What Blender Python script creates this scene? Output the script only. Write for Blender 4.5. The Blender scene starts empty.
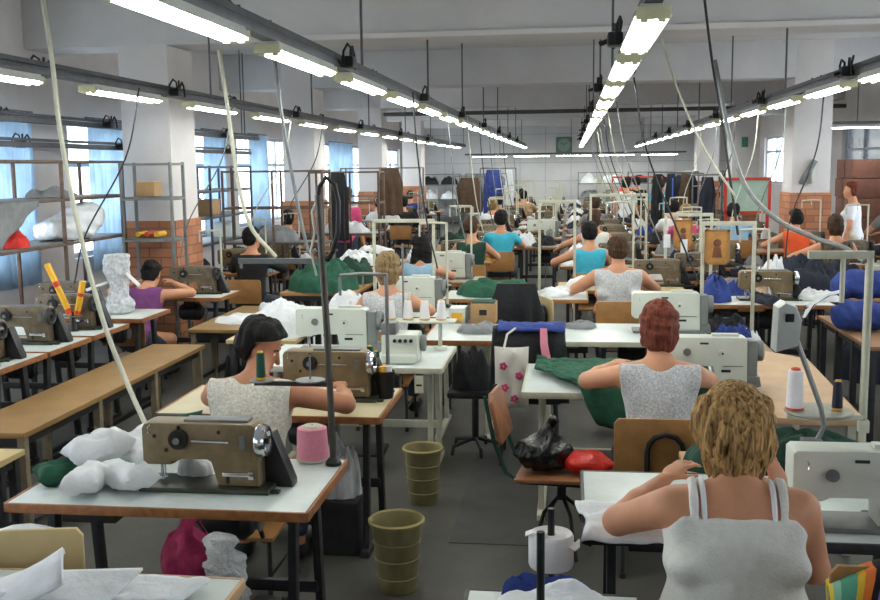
import bpy, bmesh, math, random
import numpy as np
from mathutils import Vector, Matrix, Euler, noise
R_=math.radians; PI=math.pi
rnd=random.Random(7)
scene=bpy.context.scene
COL=scene.collection
# ------------------------------------------------------------------ camera
F=1000.0; CAMZ=2.0
RX=Vector((0.99160418,0.12874197,-0.01210974)); UY=Vector((-0.00512105,0.13267302,0.99114663)); FW=Vector((-0.12920881,0.98276313,-0.13221842))
cd=bpy.data.cameras.new('camera'); cam=bpy.data.objects.new('camera',cd); COL.objects.link(cam)
cd.sensor_width=36; cd.lens=F/880*36; cd.clip_end=200; cd.clip_start=.05
M=Matrix((RX,UY,-FW)).transposed().to_4x4(); M.translation=Vector((0,0,CAMZ)); cam.matrix_world=M
scene.camera=cam
def ray(px,py): return RX*((px-440)/F)+UY*((300-py)/F)+FW
def atz(px,py,z):
    d=ray(px,py); t=(z-CAMZ)/d.z; return Vector((0,0,CAMZ))+d*t
def aty(px,py,y):
    d=ray(px,py); return Vector((0,0,CAMZ))+d*(y/d.y)
def atx(px,py,x):
    d=ray(px,py); return Vector((0,0,CAMZ))+d*(x/d.x)
# ------------------------------------------------------------------ materials
MATS={}
def mat(name,col,rough=.6,metal=0,var=.12,scale=12,bump=0,bscale=None,emit=0,spec=.5,col2=None,trans=0,alpha=1):
    if name in MATS: return MATS[name]
    m=bpy.data.materials.new(name); m.use_nodes=True; nt=m.node_tree; b=nt.nodes['Principled BSDF']
    b.inputs['Roughness'].default_value=rough; b.inputs['Metallic'].default_value=metal
    b.inputs['Specular IOR Level'].default_value=spec
    tc=nt.nodes.new('ShaderNodeTexCoord')
    if var>0 or col2:
        n=nt.nodes.new('ShaderNodeTexNoise'); n.inputs['Scale'].default_value=scale; n.inputs['Detail'].default_value=5; n.inputs['Roughness'].default_value=.65
        nt.links.new(tc.outputs['Object'],n.inputs['Vector'])
        r=nt.nodes.new('ShaderNodeValToRGB'); c2=col2 or [c*(1-var) for c in col]; c1=col if col2 else [min(1,c*(1+var*.5)) for c in col]
        r.color_ramp.elements[0].position=.36; r.color_ramp.elements[1].position=.64
        r.color_ramp.elements[0].color=(*c2,1); r.color_ramp.elements[1].color=(*c1,1)
        nt.links.new(n.outputs['Fac'],r.inputs['Fac']); nt.links.new(r.outputs['Color'],b.inputs['Base Color'])
    else: b.inputs['Base Color'].default_value=(*col,1)
    if bump:
        n2=nt.nodes.new('ShaderNodeTexNoise'); n2.inputs['Scale'].default_value=bscale or scale*2; n2.inputs['Detail'].default_value=4
        nt.links.new(tc.outputs['Object'],n2.inputs['Vector'])
        bp=nt.nodes.new('ShaderNodeBump'); bp.inputs['Strength'].default_value=bump; bp.inputs['Distance'].default_value=.02
        nt.links.new(n2.outputs['Fac'],bp.inputs['Height']); nt.links.new(bp.outputs['Normal'],b.inputs['Normal'])
    if emit:
        b.inputs['Emission Color'].default_value=(*col,1); b.inputs['Emission Strength'].default_value=emit
    if trans: b.inputs['Transmission Weight'].default_value=trans
    if alpha<1: b.inputs['Alpha'].default_value=alpha
    MATS[name]=m; return m
def srgb(r,g,b):
    f=lambda c:(c/255/12.92 if c/255<=.04045 else ((c/255+.055)/1.055)**2.4)
    return (f(r),f(g),f(b))
S=srgb
laminate=mat('white_laminate',S(214,222,218),.32,var=.08,scale=6)
wood=mat('edge_wood',S(150,96,52),.5,var=.3,scale=25)
woodlt=mat('chair_wood',S(168,122,72),.4,var=.2,scale=9)
woodbench=mat('bench_board',S(152,118,70),.42,var=.14,scale=5)
woodtan=mat('tan_board',S(196,160,122),.5,var=.12,scale=6)
beige=mat('beige_board',S(205,182,132),.5,var=.08,scale=6)
brownm=mat('brown_enamel',S(126,108,78),.38,var=.22,scale=14)
brownm2=mat('worn_enamel',S(110,96,76),.42,var=.25,scale=18)
whitem=mat('cream_enamel',S(208,212,200),.35,var=.06,scale=5)
greym=mat('grey_plastic',S(120,124,122),.45,var=.08,scale=8)
bedm=mat('dark_bed_plate',S(62,66,56),.35,.3,var=.25,scale=20)
dsteel=mat('dark_steel',S(52,52,54),.5,.4,var=.2,scale=16)
gsteel=mat('grey_steel',S(122,124,124),.45,.5,var=.18,scale=14)
creamt=mat('cream_tube',S(198,196,176),.45,var=.14,scale=10)
rustt=mat('brown_tube',S(104,84,72),.55,.3,var=.3,scale=14)
chrome=mat('chrome',S(200,204,210),.16,1,var=.05)
black=mat('black_plastic',S(22,22,24),.4,var=.15)
rubber=mat('black_rubber',S(30,30,30),.7,var=.1)
skin=mat('skin',S(204,146,112),.5,var=.1,scale=7,spec=.35)
skin2=mat('tanned_skin',S(178,122,92),.5,var=.1,scale=7,spec=.35)
lipm=mat('lip',S(150,74,70),.45,var=.05)
eyem=mat('eye_white',S(220,216,208),.2,var=0)
irism=mat('iris',S(40,28,20),.2,var=0)
def hairmat(name,c1,c2,sc=60,bs=.7):
    m=bpy.data.materials.new(name); m.use_nodes=True; nt=m.node_tree; b=nt.nodes['Principled BSDF']
    tc=nt.nodes.new('ShaderNodeTexCoord'); mp=nt.nodes.new('ShaderNodeMapping'); mp.inputs['Scale'].default_value=(sc,sc,sc*.09)
    n=nt.nodes.new('ShaderNodeTexNoise'); n.inputs['Scale'].default_value=1; n.inputs['Detail'].default_value=3; n.inputs['Distortion'].default_value=.7
    nt.links.new(tc.outputs['Object'],mp.inputs[0]); nt.links.new(mp.outputs[0],n.inputs['Vector'])
    r=nt.nodes.new('ShaderNodeValToRGB'); r.color_ramp.elements[0].position=.30; r.color_ramp.elements[1].position=.66
    r.color_ramp.elements[0].color=(*c1,1); r.color_ramp.elements[1].color=(*c2,1)
    nt.links.new(n.outputs['Fac'],r.inputs['Fac']); nt.links.new(r.outputs['Color'],b.inputs['Base Color'])
    bp=nt.nodes.new('ShaderNodeBump'); bp.inputs['Strength'].default_value=bs; bp.inputs['Distance'].default_value=.012
    nt.links.new(n.outputs['Fac'],bp.inputs['Height']); nt.links.new(bp.outputs['Normal'],b.inputs['Normal'])
    b.inputs['Roughness'].default_value=.72; b.inputs['Specular IOR Level'].default_value=.22
    return m
hair_blonde=hairmat('streaked_blonde_hair',S(72,46,26),S(204,160,102),95,.8)
hair_red=hairmat('red_brown_hair',S(72,34,26),S(132,66,48),70)
hair_dark=hairmat('dark_hair',S(10,9,9),S(28,24,24),70)
hair_brown=hairmat('brown_hair',S(40,28,20),S(84,60,42),70)
hair_fair=hairmat('light_brown_hair',S(92,72,48),S(158,132,94),70)
white_knit=mat('white_knit',S(226,224,216),.85,var=.06,scale=30,bump=.25,bscale=120)
lace=mat('white_lace',S(222,222,222),.85,col2=S(168,168,170),scale=95,bump=.3,bscale=140)
lace2=mat('cream_lace',S(226,222,210),.85,col2=S(186,180,166),scale=80,bump=.3,bscale=140)
strapm=mat('white_elastic',S(240,242,246),.6,var=.03)
def cloth(name,r,g,b,var=.2,sc=9,bump=.4): return mat(name,S(r,g,b),.88,var=var,scale=sc,bump=bump,bscale=22)
cl_white=cloth('white_cloth',232,234,236,.08); cl_grey=cloth('grey_cloth',128,130,132); cl_green=cloth('green_quilt',30,84,62,.3)
cl_dgreen=cloth('dark_green_cloth',26,62,48,.3); cl_black=cloth('black_cloth',30,30,34,.35); cl_navy=cloth('navy_cloth',34,38,52,.3)
cl_blue=cloth('royal_blue_cloth',44,64,134,.3); cl_lblue=cloth('light_blue_cloth',150,184,206,.15); cl_teal=cloth('turquoise_cloth',64,178,204,.1)
cl_orange=cloth('orange_cloth',226,88,40,.12); cl_red=cloth('red_plastic',206,50,38,.2); cl_pink=cloth('pink_cloth',206,74,120,.18)
cl_purple=cloth('purple_cloth',120,64,120,.2); cl_tan=cloth('tan_cloth',178,146,112,.15); cl_cream=cloth('cream_cloth',216,204,178,.1)
cl_greyshirt=cloth('grey_shirt',130,126,124,.15); cl_brown=cloth('brown_cloth',92,70,54,.25); cl_maroon=cloth('maroon_cloth',84,30,36,.25)
cl_denim=cloth('denim',58,66,84,.2); cl_pattern=mat('black_print_cloth',S(30,28,28),.85,col2=S(120,100,70),scale=26)
plastic_black=mat('black_bin_liner',S(18,18,20),.18,var=.2,scale=10,bump=.9,bscale=18)
plastic_red=mat('red_bag_film',S(214,48,36),.3,var=.15,scale=10,bump=.8,bscale=18)
plastic_white=mat('white_bag_film',S(222,226,230),.3,var=.1,scale=8,bump=.7,bscale=14)
pink_bag=mat('pink_mesh_bag',S(196,52,106),.6,var=.25,scale=16,bump=.4,bscale=30)
plush=mat('white_plush',S(242,242,240),.95,var=.12,scale=30,bump=1,bscale=60)
card=mat('cardboard',S(176,140,98),.8,var=.1)
thread_white=mat('white_thread',S(236,232,232),.7,var=.04,scale=80,bump=.2,bscale=200)
thread_green=mat('green_thread',S(18,74,52),.6,var=.1,scale=80)
thread_pink=mat('pink_thread',S(226,140,160),.7,var=.08,scale=80,bump=.2,bscale=200)
thread_navy=mat('navy_thread',S(34,38,60),.6,var=.1,scale=80)
thread_red=mat('red_plastic_cone',S(214,72,48),.5,var=.05)
yellowp=mat('yellow_plastic',S(232,176,36),.5,var=.1)
redp=mat('red_band',S(206,62,34),.5,var=.05)
# basket weave
def basket_mat():
    m=bpy.data.materials.new('olive_perforated_plastic'); m.use_nodes=True; nt=m.node_tree; b=nt.nodes['Principled BSDF']
    b.inputs['Roughness'].default_value=.5
    tc=nt.nodes.new('ShaderNodeTexCoord')
    mx=nt.nodes.new('ShaderNodeMix'); mx.data_type='RGBA'
    ch=nt.nodes.new('ShaderNodeTexNoise'); ch.inputs['Scale'].default_value=14
    nt.links.new(tc.outputs['Object'],ch.inputs['Vector'])
    nt.links.new(ch.outputs['Fac'],mx.inputs['Factor'])
    mx.inputs['A'].default_value=(*S(116,106,72),1); mx.inputs['B'].default_value=(*S(152,142,100),1)
    nt.links.new(mx.outputs['Result'],b.inputs['Base Color'])
    return m
basketm=basket_mat()
# ------------------------------------------------------------------ mesh builder
class MB:
    def __init__(s): s.v=[]; s.f=[]
    def add(s,vs,fs):
        o=len(s.v); s.v.extend([tuple(v) for v in vs]); s.f.extend([tuple(i+o for i in f) for f in fs]); return s
    def box(s,c,size,rot=None,bev=0):
        bm=bmesh.new(); bmesh.ops.create_cube(bm,size=1)
        bmesh.ops.scale(bm,vec=Vector(size),verts=bm.verts)
        if bev: bmesh.ops.bevel(bm,geom=bm.edges[:]+bm.verts[:],offset=bev,segments=2,affect='EDGES',profile=.6)
        r=Euler(rot).to_matrix() if rot else None
        bm.verts.index_update()
        vs=[(r@v.co if r else v.co)+Vector(c) for v in bm.verts]; fs=[[v.index for v in f.verts] for f in bm.faces]; bm.free()
        return s.add(vs,fs)
    def tube(s,path,r,n=8,r2=None,cap=True):
        path=[Vector(p) for p in path]; m=len(path); vs=[]; up=None
        for i,p in enumerate(path):
            t=(path[min(i+1,m-1)]-path[max(i-1,0)])
            if t.length<1e-9: t=Vector((0,0,1))
            t.normalize()
            if up is None:
                up=Vector((0,0,1)) if abs(t.z)<.9 else Vector((0,1,0))
            a=t.cross(up)
            if a.length<1e-4: a=t.orthogonal()
            a.normalize(); b=a.cross(t).normalized(); up=b
            rr=r if r2 is None else r+(r2-r)*i/(m-1)
            if isinstance(r,(list,tuple)): rr=r[i]
            for k in range(n):
                q=2*PI*k/n; vs.append(p+(a*math.cos(q)+b*math.sin(q))*rr)
        fs=[(i*n+k,i*n+(k+1)%n,(i+1)*n+(k+1)%n,(i+1)*n+k) for i in range(m-1) for k in range(n)]
        if cap: fs+= [tuple(range(n-1,-1,-1)),tuple((m-1)*n+k for k in range(n))]
        return s.add(vs,fs)
    def cyl(s,a,b,r,r2=None,n=16): return s.tube([a,b],r,n,r2)
    def lathe(s,prof,c=(0,0,0),n=24,axis='z',closed=False):
        vs=[]; 
        for (r,h) in prof:
            for k in range(n):
                q=2*PI*k/n; x,y=r*math.cos(q),r*math.sin(q)
                p=(x,y,h) if axis=='z' else ((h,x,y) if axis=='x' else (x,h,-y))
                vs.append((p[0]+c[0],p[1]+c[1],p[2]+c[2]))
        m=len(prof)
        fs=[(i*n+k,i*n+(k+1)%n,(i+1)*n+(k+1)%n,(i+1)*n+k) for i in range(m-1) for k in range(n)]
        if closed: fs+=[((m-1)*n+k,(m-1)*n+(k+1)%n,(k+1)%n,k) for k in range(n)]
        else: fs+=[tuple(range(n-1,-1,-1)),tuple((m-1)*n+k for k in range(n))]
        return s.add(vs,fs)
    def prism(s,out,d0,d1,plane='xz',bev=0):
        bm=bmesh.new()
        def P(u,v,w): return {'xz':(u,w,v),'xy':(u,v,w),'yz':(w,u,v)}[plane]
        a=[bm.verts.new(P(u,v,d0)) for u,v in out]; b=[bm.verts.new(P(u,v,d1)) for u,v in out]; n=len(out)
        f1=bm.faces.new(a[::-1]); f2=bm.faces.new(b)
        for i in range(n): bm.faces.new((a[i],a[(i+1)%n],b[(i+1)%n],b[i]))
        if bev:
            es=list(set(list(f1.edges)+list(f2.edges)))
            bmesh.ops.bevel(bm,geom=es,offset=bev,segments=2,affect='EDGES',profile=.6)
        bmesh.ops.recalc_face_normals(bm,faces=bm.faces)
        bm.verts.index_update()
        vs=[v.co.copy() for v in bm.verts]; fs=[[v.index for v in f.verts] for f in bm.faces]; bm.free()
        return s.add(vs,fs)
    def ell(s,c,r,n=16,m=10,rot=None):
        vs=[];R=Euler(rot).to_matrix() if rot else None
        for i in range(m+1):
            th=PI*i/m
            for k in range(n):
                q=2*PI*k/n; p=Vector((r[0]*math.sin(th)*math.cos(q),r[1]*math.sin(th)*math.sin(q),r[2]*math.cos(th)))
                if R: p=R@p
                vs.append(p+Vector(c))
        fs=[(i*n+k,(i+1)*n+k,(i+1)*n+(k+1)%n,i*n+(k+1)%n) for i in range(m) for k in range(n)]
        return s.add(vs,fs)
    def ribbon(s,path,w,t,side=(1,0,0)):
        path=[Vector(p) for p in path]; sd=Vector(side).normalized(); vs=[]; m=len(path)
        for i,p in enumerate(path):
            tg=(path[min(i+1,m-1)]-path[max(i-1,0)]).normalized(); nn=tg.cross(sd).normalized()
            ww=w[i] if isinstance(w,(list,tuple)) else w
            for a,b in ((-1,-1),(1,-1),(1,1),(-1,1)): vs.append(p+sd*(a*ww/2)+nn*(b*t/2))
        fs=[(i*4+k,i*4+(k+1)%4,(i+1)*4+(k+1)%4,(i+1)*4+k) for i in range(m-1) for k in range(4)]+[(3,2,1,0),tuple((m-1)*4+k for k in range(4))]
        return s.add(vs,fs)
    def obj(s,name,m,parent=None,ang=35,loc=None):
        me=bpy.data.meshes.new(name); me.from_pydata(s.v,[],s.f)
        bm=bmesh.new(); bm.from_mesh(me); bmesh.ops.remove_doubles(bm,verts=bm.verts,dist=1e-5); bmesh.ops.recalc_face_normals(bm,faces=bm.faces); bm.to_mesh(me); bm.free()
        me.materials.append(m); me.shade_smooth(); me.set_sharp_from_angle(angle=R_(ang))
        o=bpy.data.objects.new(name,me); COL.objects.link(o)
        if parent: o.parent=parent
        if loc: o.location=loc
        return o
def thing(name,label,cat,loc=(0,0,0),rz=0,group=None,rot=None):
    o=bpy.data.objects.new(name,None); COL.objects.link(o); o.empty_display_size=.1
    o.location=loc; o.rotation_euler=rot or (0,0,rz); tag(o,label,cat,group); return o
def tag(o,label,cat,group=None,kind=None):
    o['label']=label; o['category']=cat
    if group: o['group']=group
    if kind: o['kind']=kind
    return o
def struct(o): o['kind']='structure'; return o
def dup(root,label=None,loc=None,rz=None,group=None,rot=None,mats=None,skip=()):
    r=root.copy(); COL.objects.link(r)
    if label: r['label']=label
    if group: r['group']=group
    if loc is not None: r.location=loc
    if rz is not None: r.rotation_euler=(0,0,rz)
    if rot is not None: r.rotation_euler=rot
    def rec(src,dst,d):
        for ch in list(src.children):
            if ch.name.split('.')[0] in skip: continue
            c=ch.copy(); COL.objects.link(c); c.parent=dst
            rec(ch,c,d+1)
    rec(root,r,0)
    return r
ORD=['first','second','third','fourth','fifth','sixth','seventh','eighth','ninth','tenth','eleventh','twelfth','thirteenth','fourteenth','fifteenth','sixteenth','seventeenth','eighteenth','nineteenth','twentieth']
# first-use-then-copy pool
POOL={}
def place(kind,maker,label,loc,rz=0,group=None,cat=None):
    if kind not in POOL:
        o=maker(); POOL[kind]=o; o.location=loc; o.rotation_euler=(0,0,rz); o['label']=label
        if group: o['group']=group
        return o
    return dup(POOL[kind],label,loc,rz,group)
# ------------------------------------------------------------------ implicit surfaces (people, soft things)
def surfnet(Fv,org,h):
    ins=Fv<0
    nx,ny,nz=Fv.shape
    c=np.zeros((nx-1,ny-1,nz-1),np.int8)
    for dx in (0,1):
        for dy in (0,1):
            for dz in (0,1): c+=ins[dx:nx-1+dx,dy:ny-1+dy,dz:nz-1+dz]
    act=(c>0)&(c<8); idx=np.argwhere(act); n=len(idx)
    vid=-np.ones(act.shape,np.int64); vid[act]=np.arange(n)
    acc=np.zeros((n,3)); cnt=np.zeros(n)
    I,J,K=idx[:,0],idx[:,1],idx[:,2]
    for ax in range(3):
        o1,o2=[a for a in range(3) if a!=ax]
        for a in (0,1):
            for b in (0,1):
                d=[0,0,0]; d[o1]=a; d[o2]=b; e=list(d); e[ax]=1
                f0=Fv[I+d[0],J+d[1],K+d[2]]; f1=Fv[I+e[0],J+e[1],K+e[2]]
                m=(f0<0)!=(f1<0); t=np.where(m,f0/np.where(f0==f1,1,f0-f1),0)
                p=np.zeros((n,3)); p[:,ax]=t; p[:,o1]+=a; p[:,o2]+=b
                acc+=p*m[:,None]; cnt+=m
    V=(idx+acc/np.maximum(cnt,1)[:,None])*h+org
    faces=[]
    for ax in range(3):
        o1,o2=[a for a in range(3) if a!=ax]
        sl0=[slice(None)]*3; sl1=[slice(None)]*3; sl0[ax]=slice(0,-1); sl1[ax]=slice(1,None)
        cr=ins[tuple(sl0)]!=ins[tuple(sl1)]
        q=np.argwhere(cr)
        ok=(q[:,o1]>0)&(q[:,o2]>0)&(q[:,o1]<Fv.shape[o1]-1)&(q[:,o2]<Fv.shape[o2]-1); q=q[ok]
        if not len(q): continue
        s=ins[tuple(sl0)][q[:,0],q[:,1],q[:,2]]
        def vi(a,b):
            r=q.copy(); r[:,o1]-=a; r[:,o2]-=b; return vid[r[:,0],r[:,1],r[:,2]]
        Q=np.stack([vi(1,1),vi(0,1),vi(0,0),vi(1,0)],1)
        if ax==1: s=~s
        Q[~s]=Q[~s][:,::-1]
        faces.append(Q)
    return V,np.concatenate(faces)
class SDF:
    def __init__(s,lo,hi,h):
        s.h=h; s.lo=np.array(lo,float)-2*h; n=np.ceil((np.array(hi)-s.lo)/h).astype(int)+3
        s.n=n; s.F=np.full(tuple(n),.2,np.float32)
        s.ax=[s.lo[i]+h*np.arange(n[i]) for i in range(3)]
    def sub(s,lo,hi):
        a=np.clip(np.floor((np.array(lo)-s.lo)/s.h).astype(int),0,s.n); b=np.clip(np.ceil((np.array(hi)-s.lo)/s.h).astype(int)+1,0,s.n)
        sl=tuple(slice(a[i],b[i]) for i in range(3))
        P=np.meshgrid(*[s.ax[i][sl[i]] for i in range(3)],indexing='ij',sparse=True)
        return sl,P
    def comb(s,sl,d,k,op):
        f=s.F[sl]
        if op=='u':
            hh=np.clip(.5+.5*(f-d)/k,0,1); s.F[sl]=(f*(1-hh)+d*hh-k*hh*(1-hh))
        elif op=='s':
            d=-d; hh=np.clip(.5-.5*(f-d)/k,0,1); s.F[sl]=f*(1-hh)+d*hh+k*hh*(1-hh)
    def cone(s,a,b,ra,rb,k=.02,op='u',inf=0):
        a=np.array(a,float); b=np.array(b,float); ra+=inf; rb+=inf; m=max(ra,rb)+k+3*s.h+.02
        sl,(X,Y,Z)=s.sub(np.minimum(a,b)-m,np.maximum(a,b)+m)
        ba=b-a; L=float(ba@ba)+1e-12
        t=np.clip(((X-a[0])*ba[0]+(Y-a[1])*ba[1]+(Z-a[2])*ba[2])/L,0,1)
        d=np.sqrt((X-a[0]-t*ba[0])**2+(Y-a[1]-t*ba[1])**2+(Z-a[2]-t*ba[2])**2)-(ra+(rb-ra)*t)
        s.comb(sl,d,k,op)
    def ell(s,c,r,k=.02,op='u',R=None,inf=0):
        c=np.array(c,float); r=np.array(r,float)+inf; m=float(max(r))+k+3*s.h+.02
        sl,(X,Y,Z)=s.sub(c-m,c+m); X,Y,Z=X-c[0],Y-c[1],Z-c[2]
        if R is not None:
            R=np.array(R); X,Y,Z=(R[0,0]*X+R[1,0]*Y+R[2,0]*Z),(R[0,1]*X+R[1,1]*Y+R[2,1]*Z),(R[0,2]*X+R[1,2]*Y+R[2,2]*Z)
        k0=np.sqrt((X/r[0])**2+(Y/r[1])**2+(Z/r[2])**2); k1=np.sqrt((X/r[0]**2)**2+(Y/r[1]**2)**2+(Z/r[2]**2)**2)
        d=k0*(k0-1)/np.maximum(k1,1e-6)
        s.comb(sl,d,k,op)
    def full(s): return np.meshgrid(*s.ax,indexing='ij',sparse=True)
    def wobble(s,amp,freq,seed=0):
        r=np.random.RandomState(seed); X,Y,Z=s.full(); acc=0
        for i in range(5):
            w=r.randn(3)*freq; acc=acc+np.sin(w[0]*X+w[1]*Y+w[2]*Z+r.rand()*6.28)
        s.F+=(amp*acc/2.2).astype(np.float32)
    def clip(s,G): s.F=np.maximum(s.F,G)
    def obj(s,name,m,parent=None,smooth=1):
        V,Q=surfnet(s.F,s.lo,s.h)
        me=bpy.data.meshes.new(name); me.from_pydata(V.tolist(),[],Q.tolist())
        bm=bmesh.new(); bm.from_mesh(me)
        for _ in range(smooth): bmesh.ops.smooth_vert(bm,verts=bm.verts,factor=.4,use_axis_x=True,use_axis_y=True,use_axis_z=True)
        bmesh.ops.recalc_face_normals(bm,faces=bm.faces); bm.to_mesh(me); bm.free()
        me.materials.append(m); me.shade_smooth()
        o=bpy.data.objects.new(name,me); COL.objects.link(o)
        if parent: o.parent=parent
        return o
def v(*a): return np.array(a,float)
def unit(a): return a/np.linalg.norm(a)
def ik(sh,ha,l1,l2,pole):
    d=ha-sh; L=np.linalg.norm(d)
    if L>.985*(l1+l2): ha=sh+d/L*.985*(l1+l2); d=ha-sh; L=np.linalg.norm(d)
    u=d/L; a=(l1*l1-l2*l2+L*L)/(2*L); hgt=math.sqrt(max(l1*l1-a*a,0)); p=pole-u*(pole@u); p=unit(p)
    return sh+u*a+p*hgt,ha
def person(label,loc,rz=0,seat=.46,g=1.0,lean=.15,turn=0,nod=.1,hands=None,poles=None,hair=('short',None),sk=None,top=('tee',None),bottom=None,vox=.012,stand=False,group=None,roll=0,legspread=1.0,face=True,crossy=False):
    sk=sk or skin; hm=hair[1] or hair_dark
    root=thing('person',label,'person',loc,rz,group)
    if stand: pel=v(0,0,.90)
    else: pel=v(0,0,seat+.15)
    s=v(0,math.sin(lean),math.cos(lean)); fwd=v(0,math.cos(lean),-math.sin(lean))
    Rt=np.stack([v(1,0,0),fwd,s],1)
    T=lambda x,y,z: pel+x*v(1,0,0)+y*fwd+z*s
    nl=lean*1.2+nod*.5; nd=v(0,math.sin(nl),math.cos(nl)); nb=T(0,-.01,.50)
    hc=nb+nd*.165+v(0,.02,0)
    E=(Euler((-nod,0,0)).to_matrix()); Rh=np.array(Euler((0,roll,turn)).to_matrix()@E)
    Hd=lambda x,y,z: hc+Rh@v(x,y,z)
    tor=[('e',T(0,0,-.02),(.178*g,.138*g,.135),.05),('e',T(0,.005*g,.14),((.150 if g<1.15 else .172)*g,.112*g,.14),.06),('e',T(0,0,.31),(.165*g,.112*g,.16),.06),
         ('c',T(-.115*g,-.01,.405),T(.115*g,-.01,.405),.070*g**.5,.070*g**.5,.06),
         ('c',T(0,-.02,.475),T(.14*g,-.015,.432),.050,.040,.04),('c',T(0,-.02,.475),T(-.14*g,-.015,.432),.050,.040,.04),
         ('e',T(.075*g,.095*g,.30),(.07*g,.055*g,.065),.03),('e',T(-.075*g,.095*g,.30),(.07*g,.055*g,.065),.03)]
    if g>1.15:
        tor+=[('e',T(sx*.112*g,-.03,zz),(.066*g,.085*g,.050),.03) for sx in (-1,1) for zz in (.255,)]
        tor+=[('e',T(sx*.105*g,-.01,zz),(.085*g,.11*g,.060),.03) for sx in (-1,1) for zz in (.10,)]
    shl=[T(sx*.165*g,-.01,.420) for sx in (-1,1)]
    if hands is None: hands=[(-.13,.46,.87),(.15,.46,.87)] if not stand else [(-.27,.08,.74),(.27,.08,.74)]
    if poles is None: poles=[(-1,-.4,-.34),(1,-.4,-.34)] if not stand else [(-.3,-1,0),(.3,-1,0)]
    arms=[];upper=[];handp=[]
    ar=g**.7
    for i,sx in enumerate((-1,1)):
        el,ha=ik(shl[i],v(*hands[i]),.285,.25,v(*poles[i]))
        upper.append(('c',shl[i],el,.056*ar,.043*ar,.03)); 
        arms.append(('c',el,el+(ha-el)*.45,.043*ar,.040*ar,.015)); arms.append(('c',el+(ha-el)*.45,ha,.040*ar,.026,.015))
        d=unit(ha-el); n_=v(0,0,-1); n_=unit(n_-d*(n_@d)); l=np.cross(n_,d)*(-sx)   # thumb side towards the middle
        pc=ha+d*.055
        handp.append(('e',pc,(.041,.050,.017),.012,np.stack([l,d,n_],1)))
        fr=max(.0085,vox*.72)
        for j,(off,L) in enumerate(((.028,.072),(.010,.082),(-.009,.076),(-.026,.06))):
            b0=pc+d*.036+l*off; b1=b0+d*L*.5+n_*L*.12+l*off*.15; b2=b1+d*L*.36+n_*L*.34
            handp.append(('c',b0,b1,fr,fr*.95,.004)); handp.append(('c',b1,b2,fr*.95,fr*.8,.004))
        t0=pc-d*.02+l*.034; t1=t0+l*.028+d*.03+n_*.012; t2=t1+d*.03+l*.004+n_*.012
        handp.append(('c',t0,t1,fr*1.25,fr*1.1,.006)); handp.append(('c',t1,t2,fr*1.1,fr*.9,.004))
    legs=[];feet=[];shoe=[]
    for sx in (-1,1):
        hip=pel+v(sx*.095*g,0,-.04)
        if stand: kn=v(sx*.10,.03,.48); an=v(sx*.105,-.02,.09)
        else: kn=v(sx*.15*legspread,.42,seat+.05); an=v(sx*.14*legspread,.36,.10)
        legs+= [('c',hip,kn,.092*g**.6,.062,.03),('c',kn,kn+(an-kn)*.3,.058,.056,.02),('c',kn+(an-kn)*.3,an,.056,.036,.02)]
        feet.append(('c',an+v(0,-.02,-.05),an+v(sx*.02,.15,-.06),.036,.028,.02)); feet.append(('c',an,an+v(0,-.015,-.05),.036,.034,.02))
    head=[('e',Hd(0,-.012,.035),(.076,.094,.088),.02),('e',Hd(0,.028,-.035),(.058,.064,.082),.035),('e',Hd(0,.062,-.085),(.030,.028,.026),.025),
          ('c',T(0,-.015,.44),hc+v(0,-.02,-.05),.064*g**.4,.056,.03),
          ('c',Hd(0,.088,.012),Hd(0,.110,-.026),.009,.0135,.01),('e',Hd(0,.086,-.060),(.026,.010,.011),.008)]
    if face: head+=[('e',Hd(sx*.077,-.008,-.012),(.010,.021,.033),.006) for sx in (-1,1)]
    def run(S_,L,inf=0,kk=None):
        for p in L:
            pass
            if p[0]=='c': S_.cone(p[1],p[2],p[3],p[4],p[5],inf=inf)
            else: S_.ell(p[1],p[2],p[3],inf=inf,R=(p[4] if len(p)>4 else Rt))
    pts=[p[1] for p in tor+upper+arms+handp+legs+feet]+[p[2] for p in upper+arms+legs+feet if p[0]=='c']
    lo=np.min(pts,0)-.2; hi=np.max(pts,0)+.2; hi[2]=max(hi[2],hc[2]+.2); lo[2]=max(lo[2],-.02)
    tl=v(min(lo[0],-.35*g),-.3*g,pel[2]-.25); th=v(max(hi[0],.35*g),.35*g+.3,nb[2]+.12)
    B=SDF(lo,hi,vox)
    run(B,tor); run(B,legs); run(B,feet); run(B,upper); run(B,arms); run(B,handp)
    for p in head:
        if p[0]=='c': B.cone(*p[1:])
        else: B.ell(p[1],p[2],p[3],R=Rh)
    if face and vox<.016:
        for sx in (-1,1): B.ell(Hd(sx*.032,.098,.010),(.019,.016,.012),.01,'s',R=Rh)
    body=B.obj('body',sk,root)
    if face and vox<.016:
        for sx in (-1,1):
            m=MB(); cc=Hd(sx*.031,.0715,.009); m.ell(cc,(.0125,)*3,12,8); eo=m.obj('eye',eyem,root)
            m=MB(); m.ell(cc+Rh@v(0,.0075,0),(.006,.0062,.006),8,6); m.obj('iris',irism,eo)
            m=MB(); m.tube([Hd(sx*.014,.084,.031),Hd(sx*.032,.081,.037),Hd(sx*.050,.068,.031)],.0038,6); m.obj('eyebrow',hm,root)
        m=MB(); m.ell(Hd(0,.0925,-.060),(.023,.008,.0075),12,8,rot=Matrix(Rh.tolist()).to_euler()); m.obj('lips',lipm,root)
    # clothes
    kind,tm=top[0],top[1] or cl_white
    C=SDF(tl,th,max(vox,.008)) ; run(C,tor,inf=.012)
    X,Y,Z=C.full(); t=(Y-pel[1])*s[1]+(Z-pel[2])*s[2]; bk=(Y-pel[1])*fwd[1]+(Z-pel[2])*fwd[2]
    low=-.10
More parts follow.
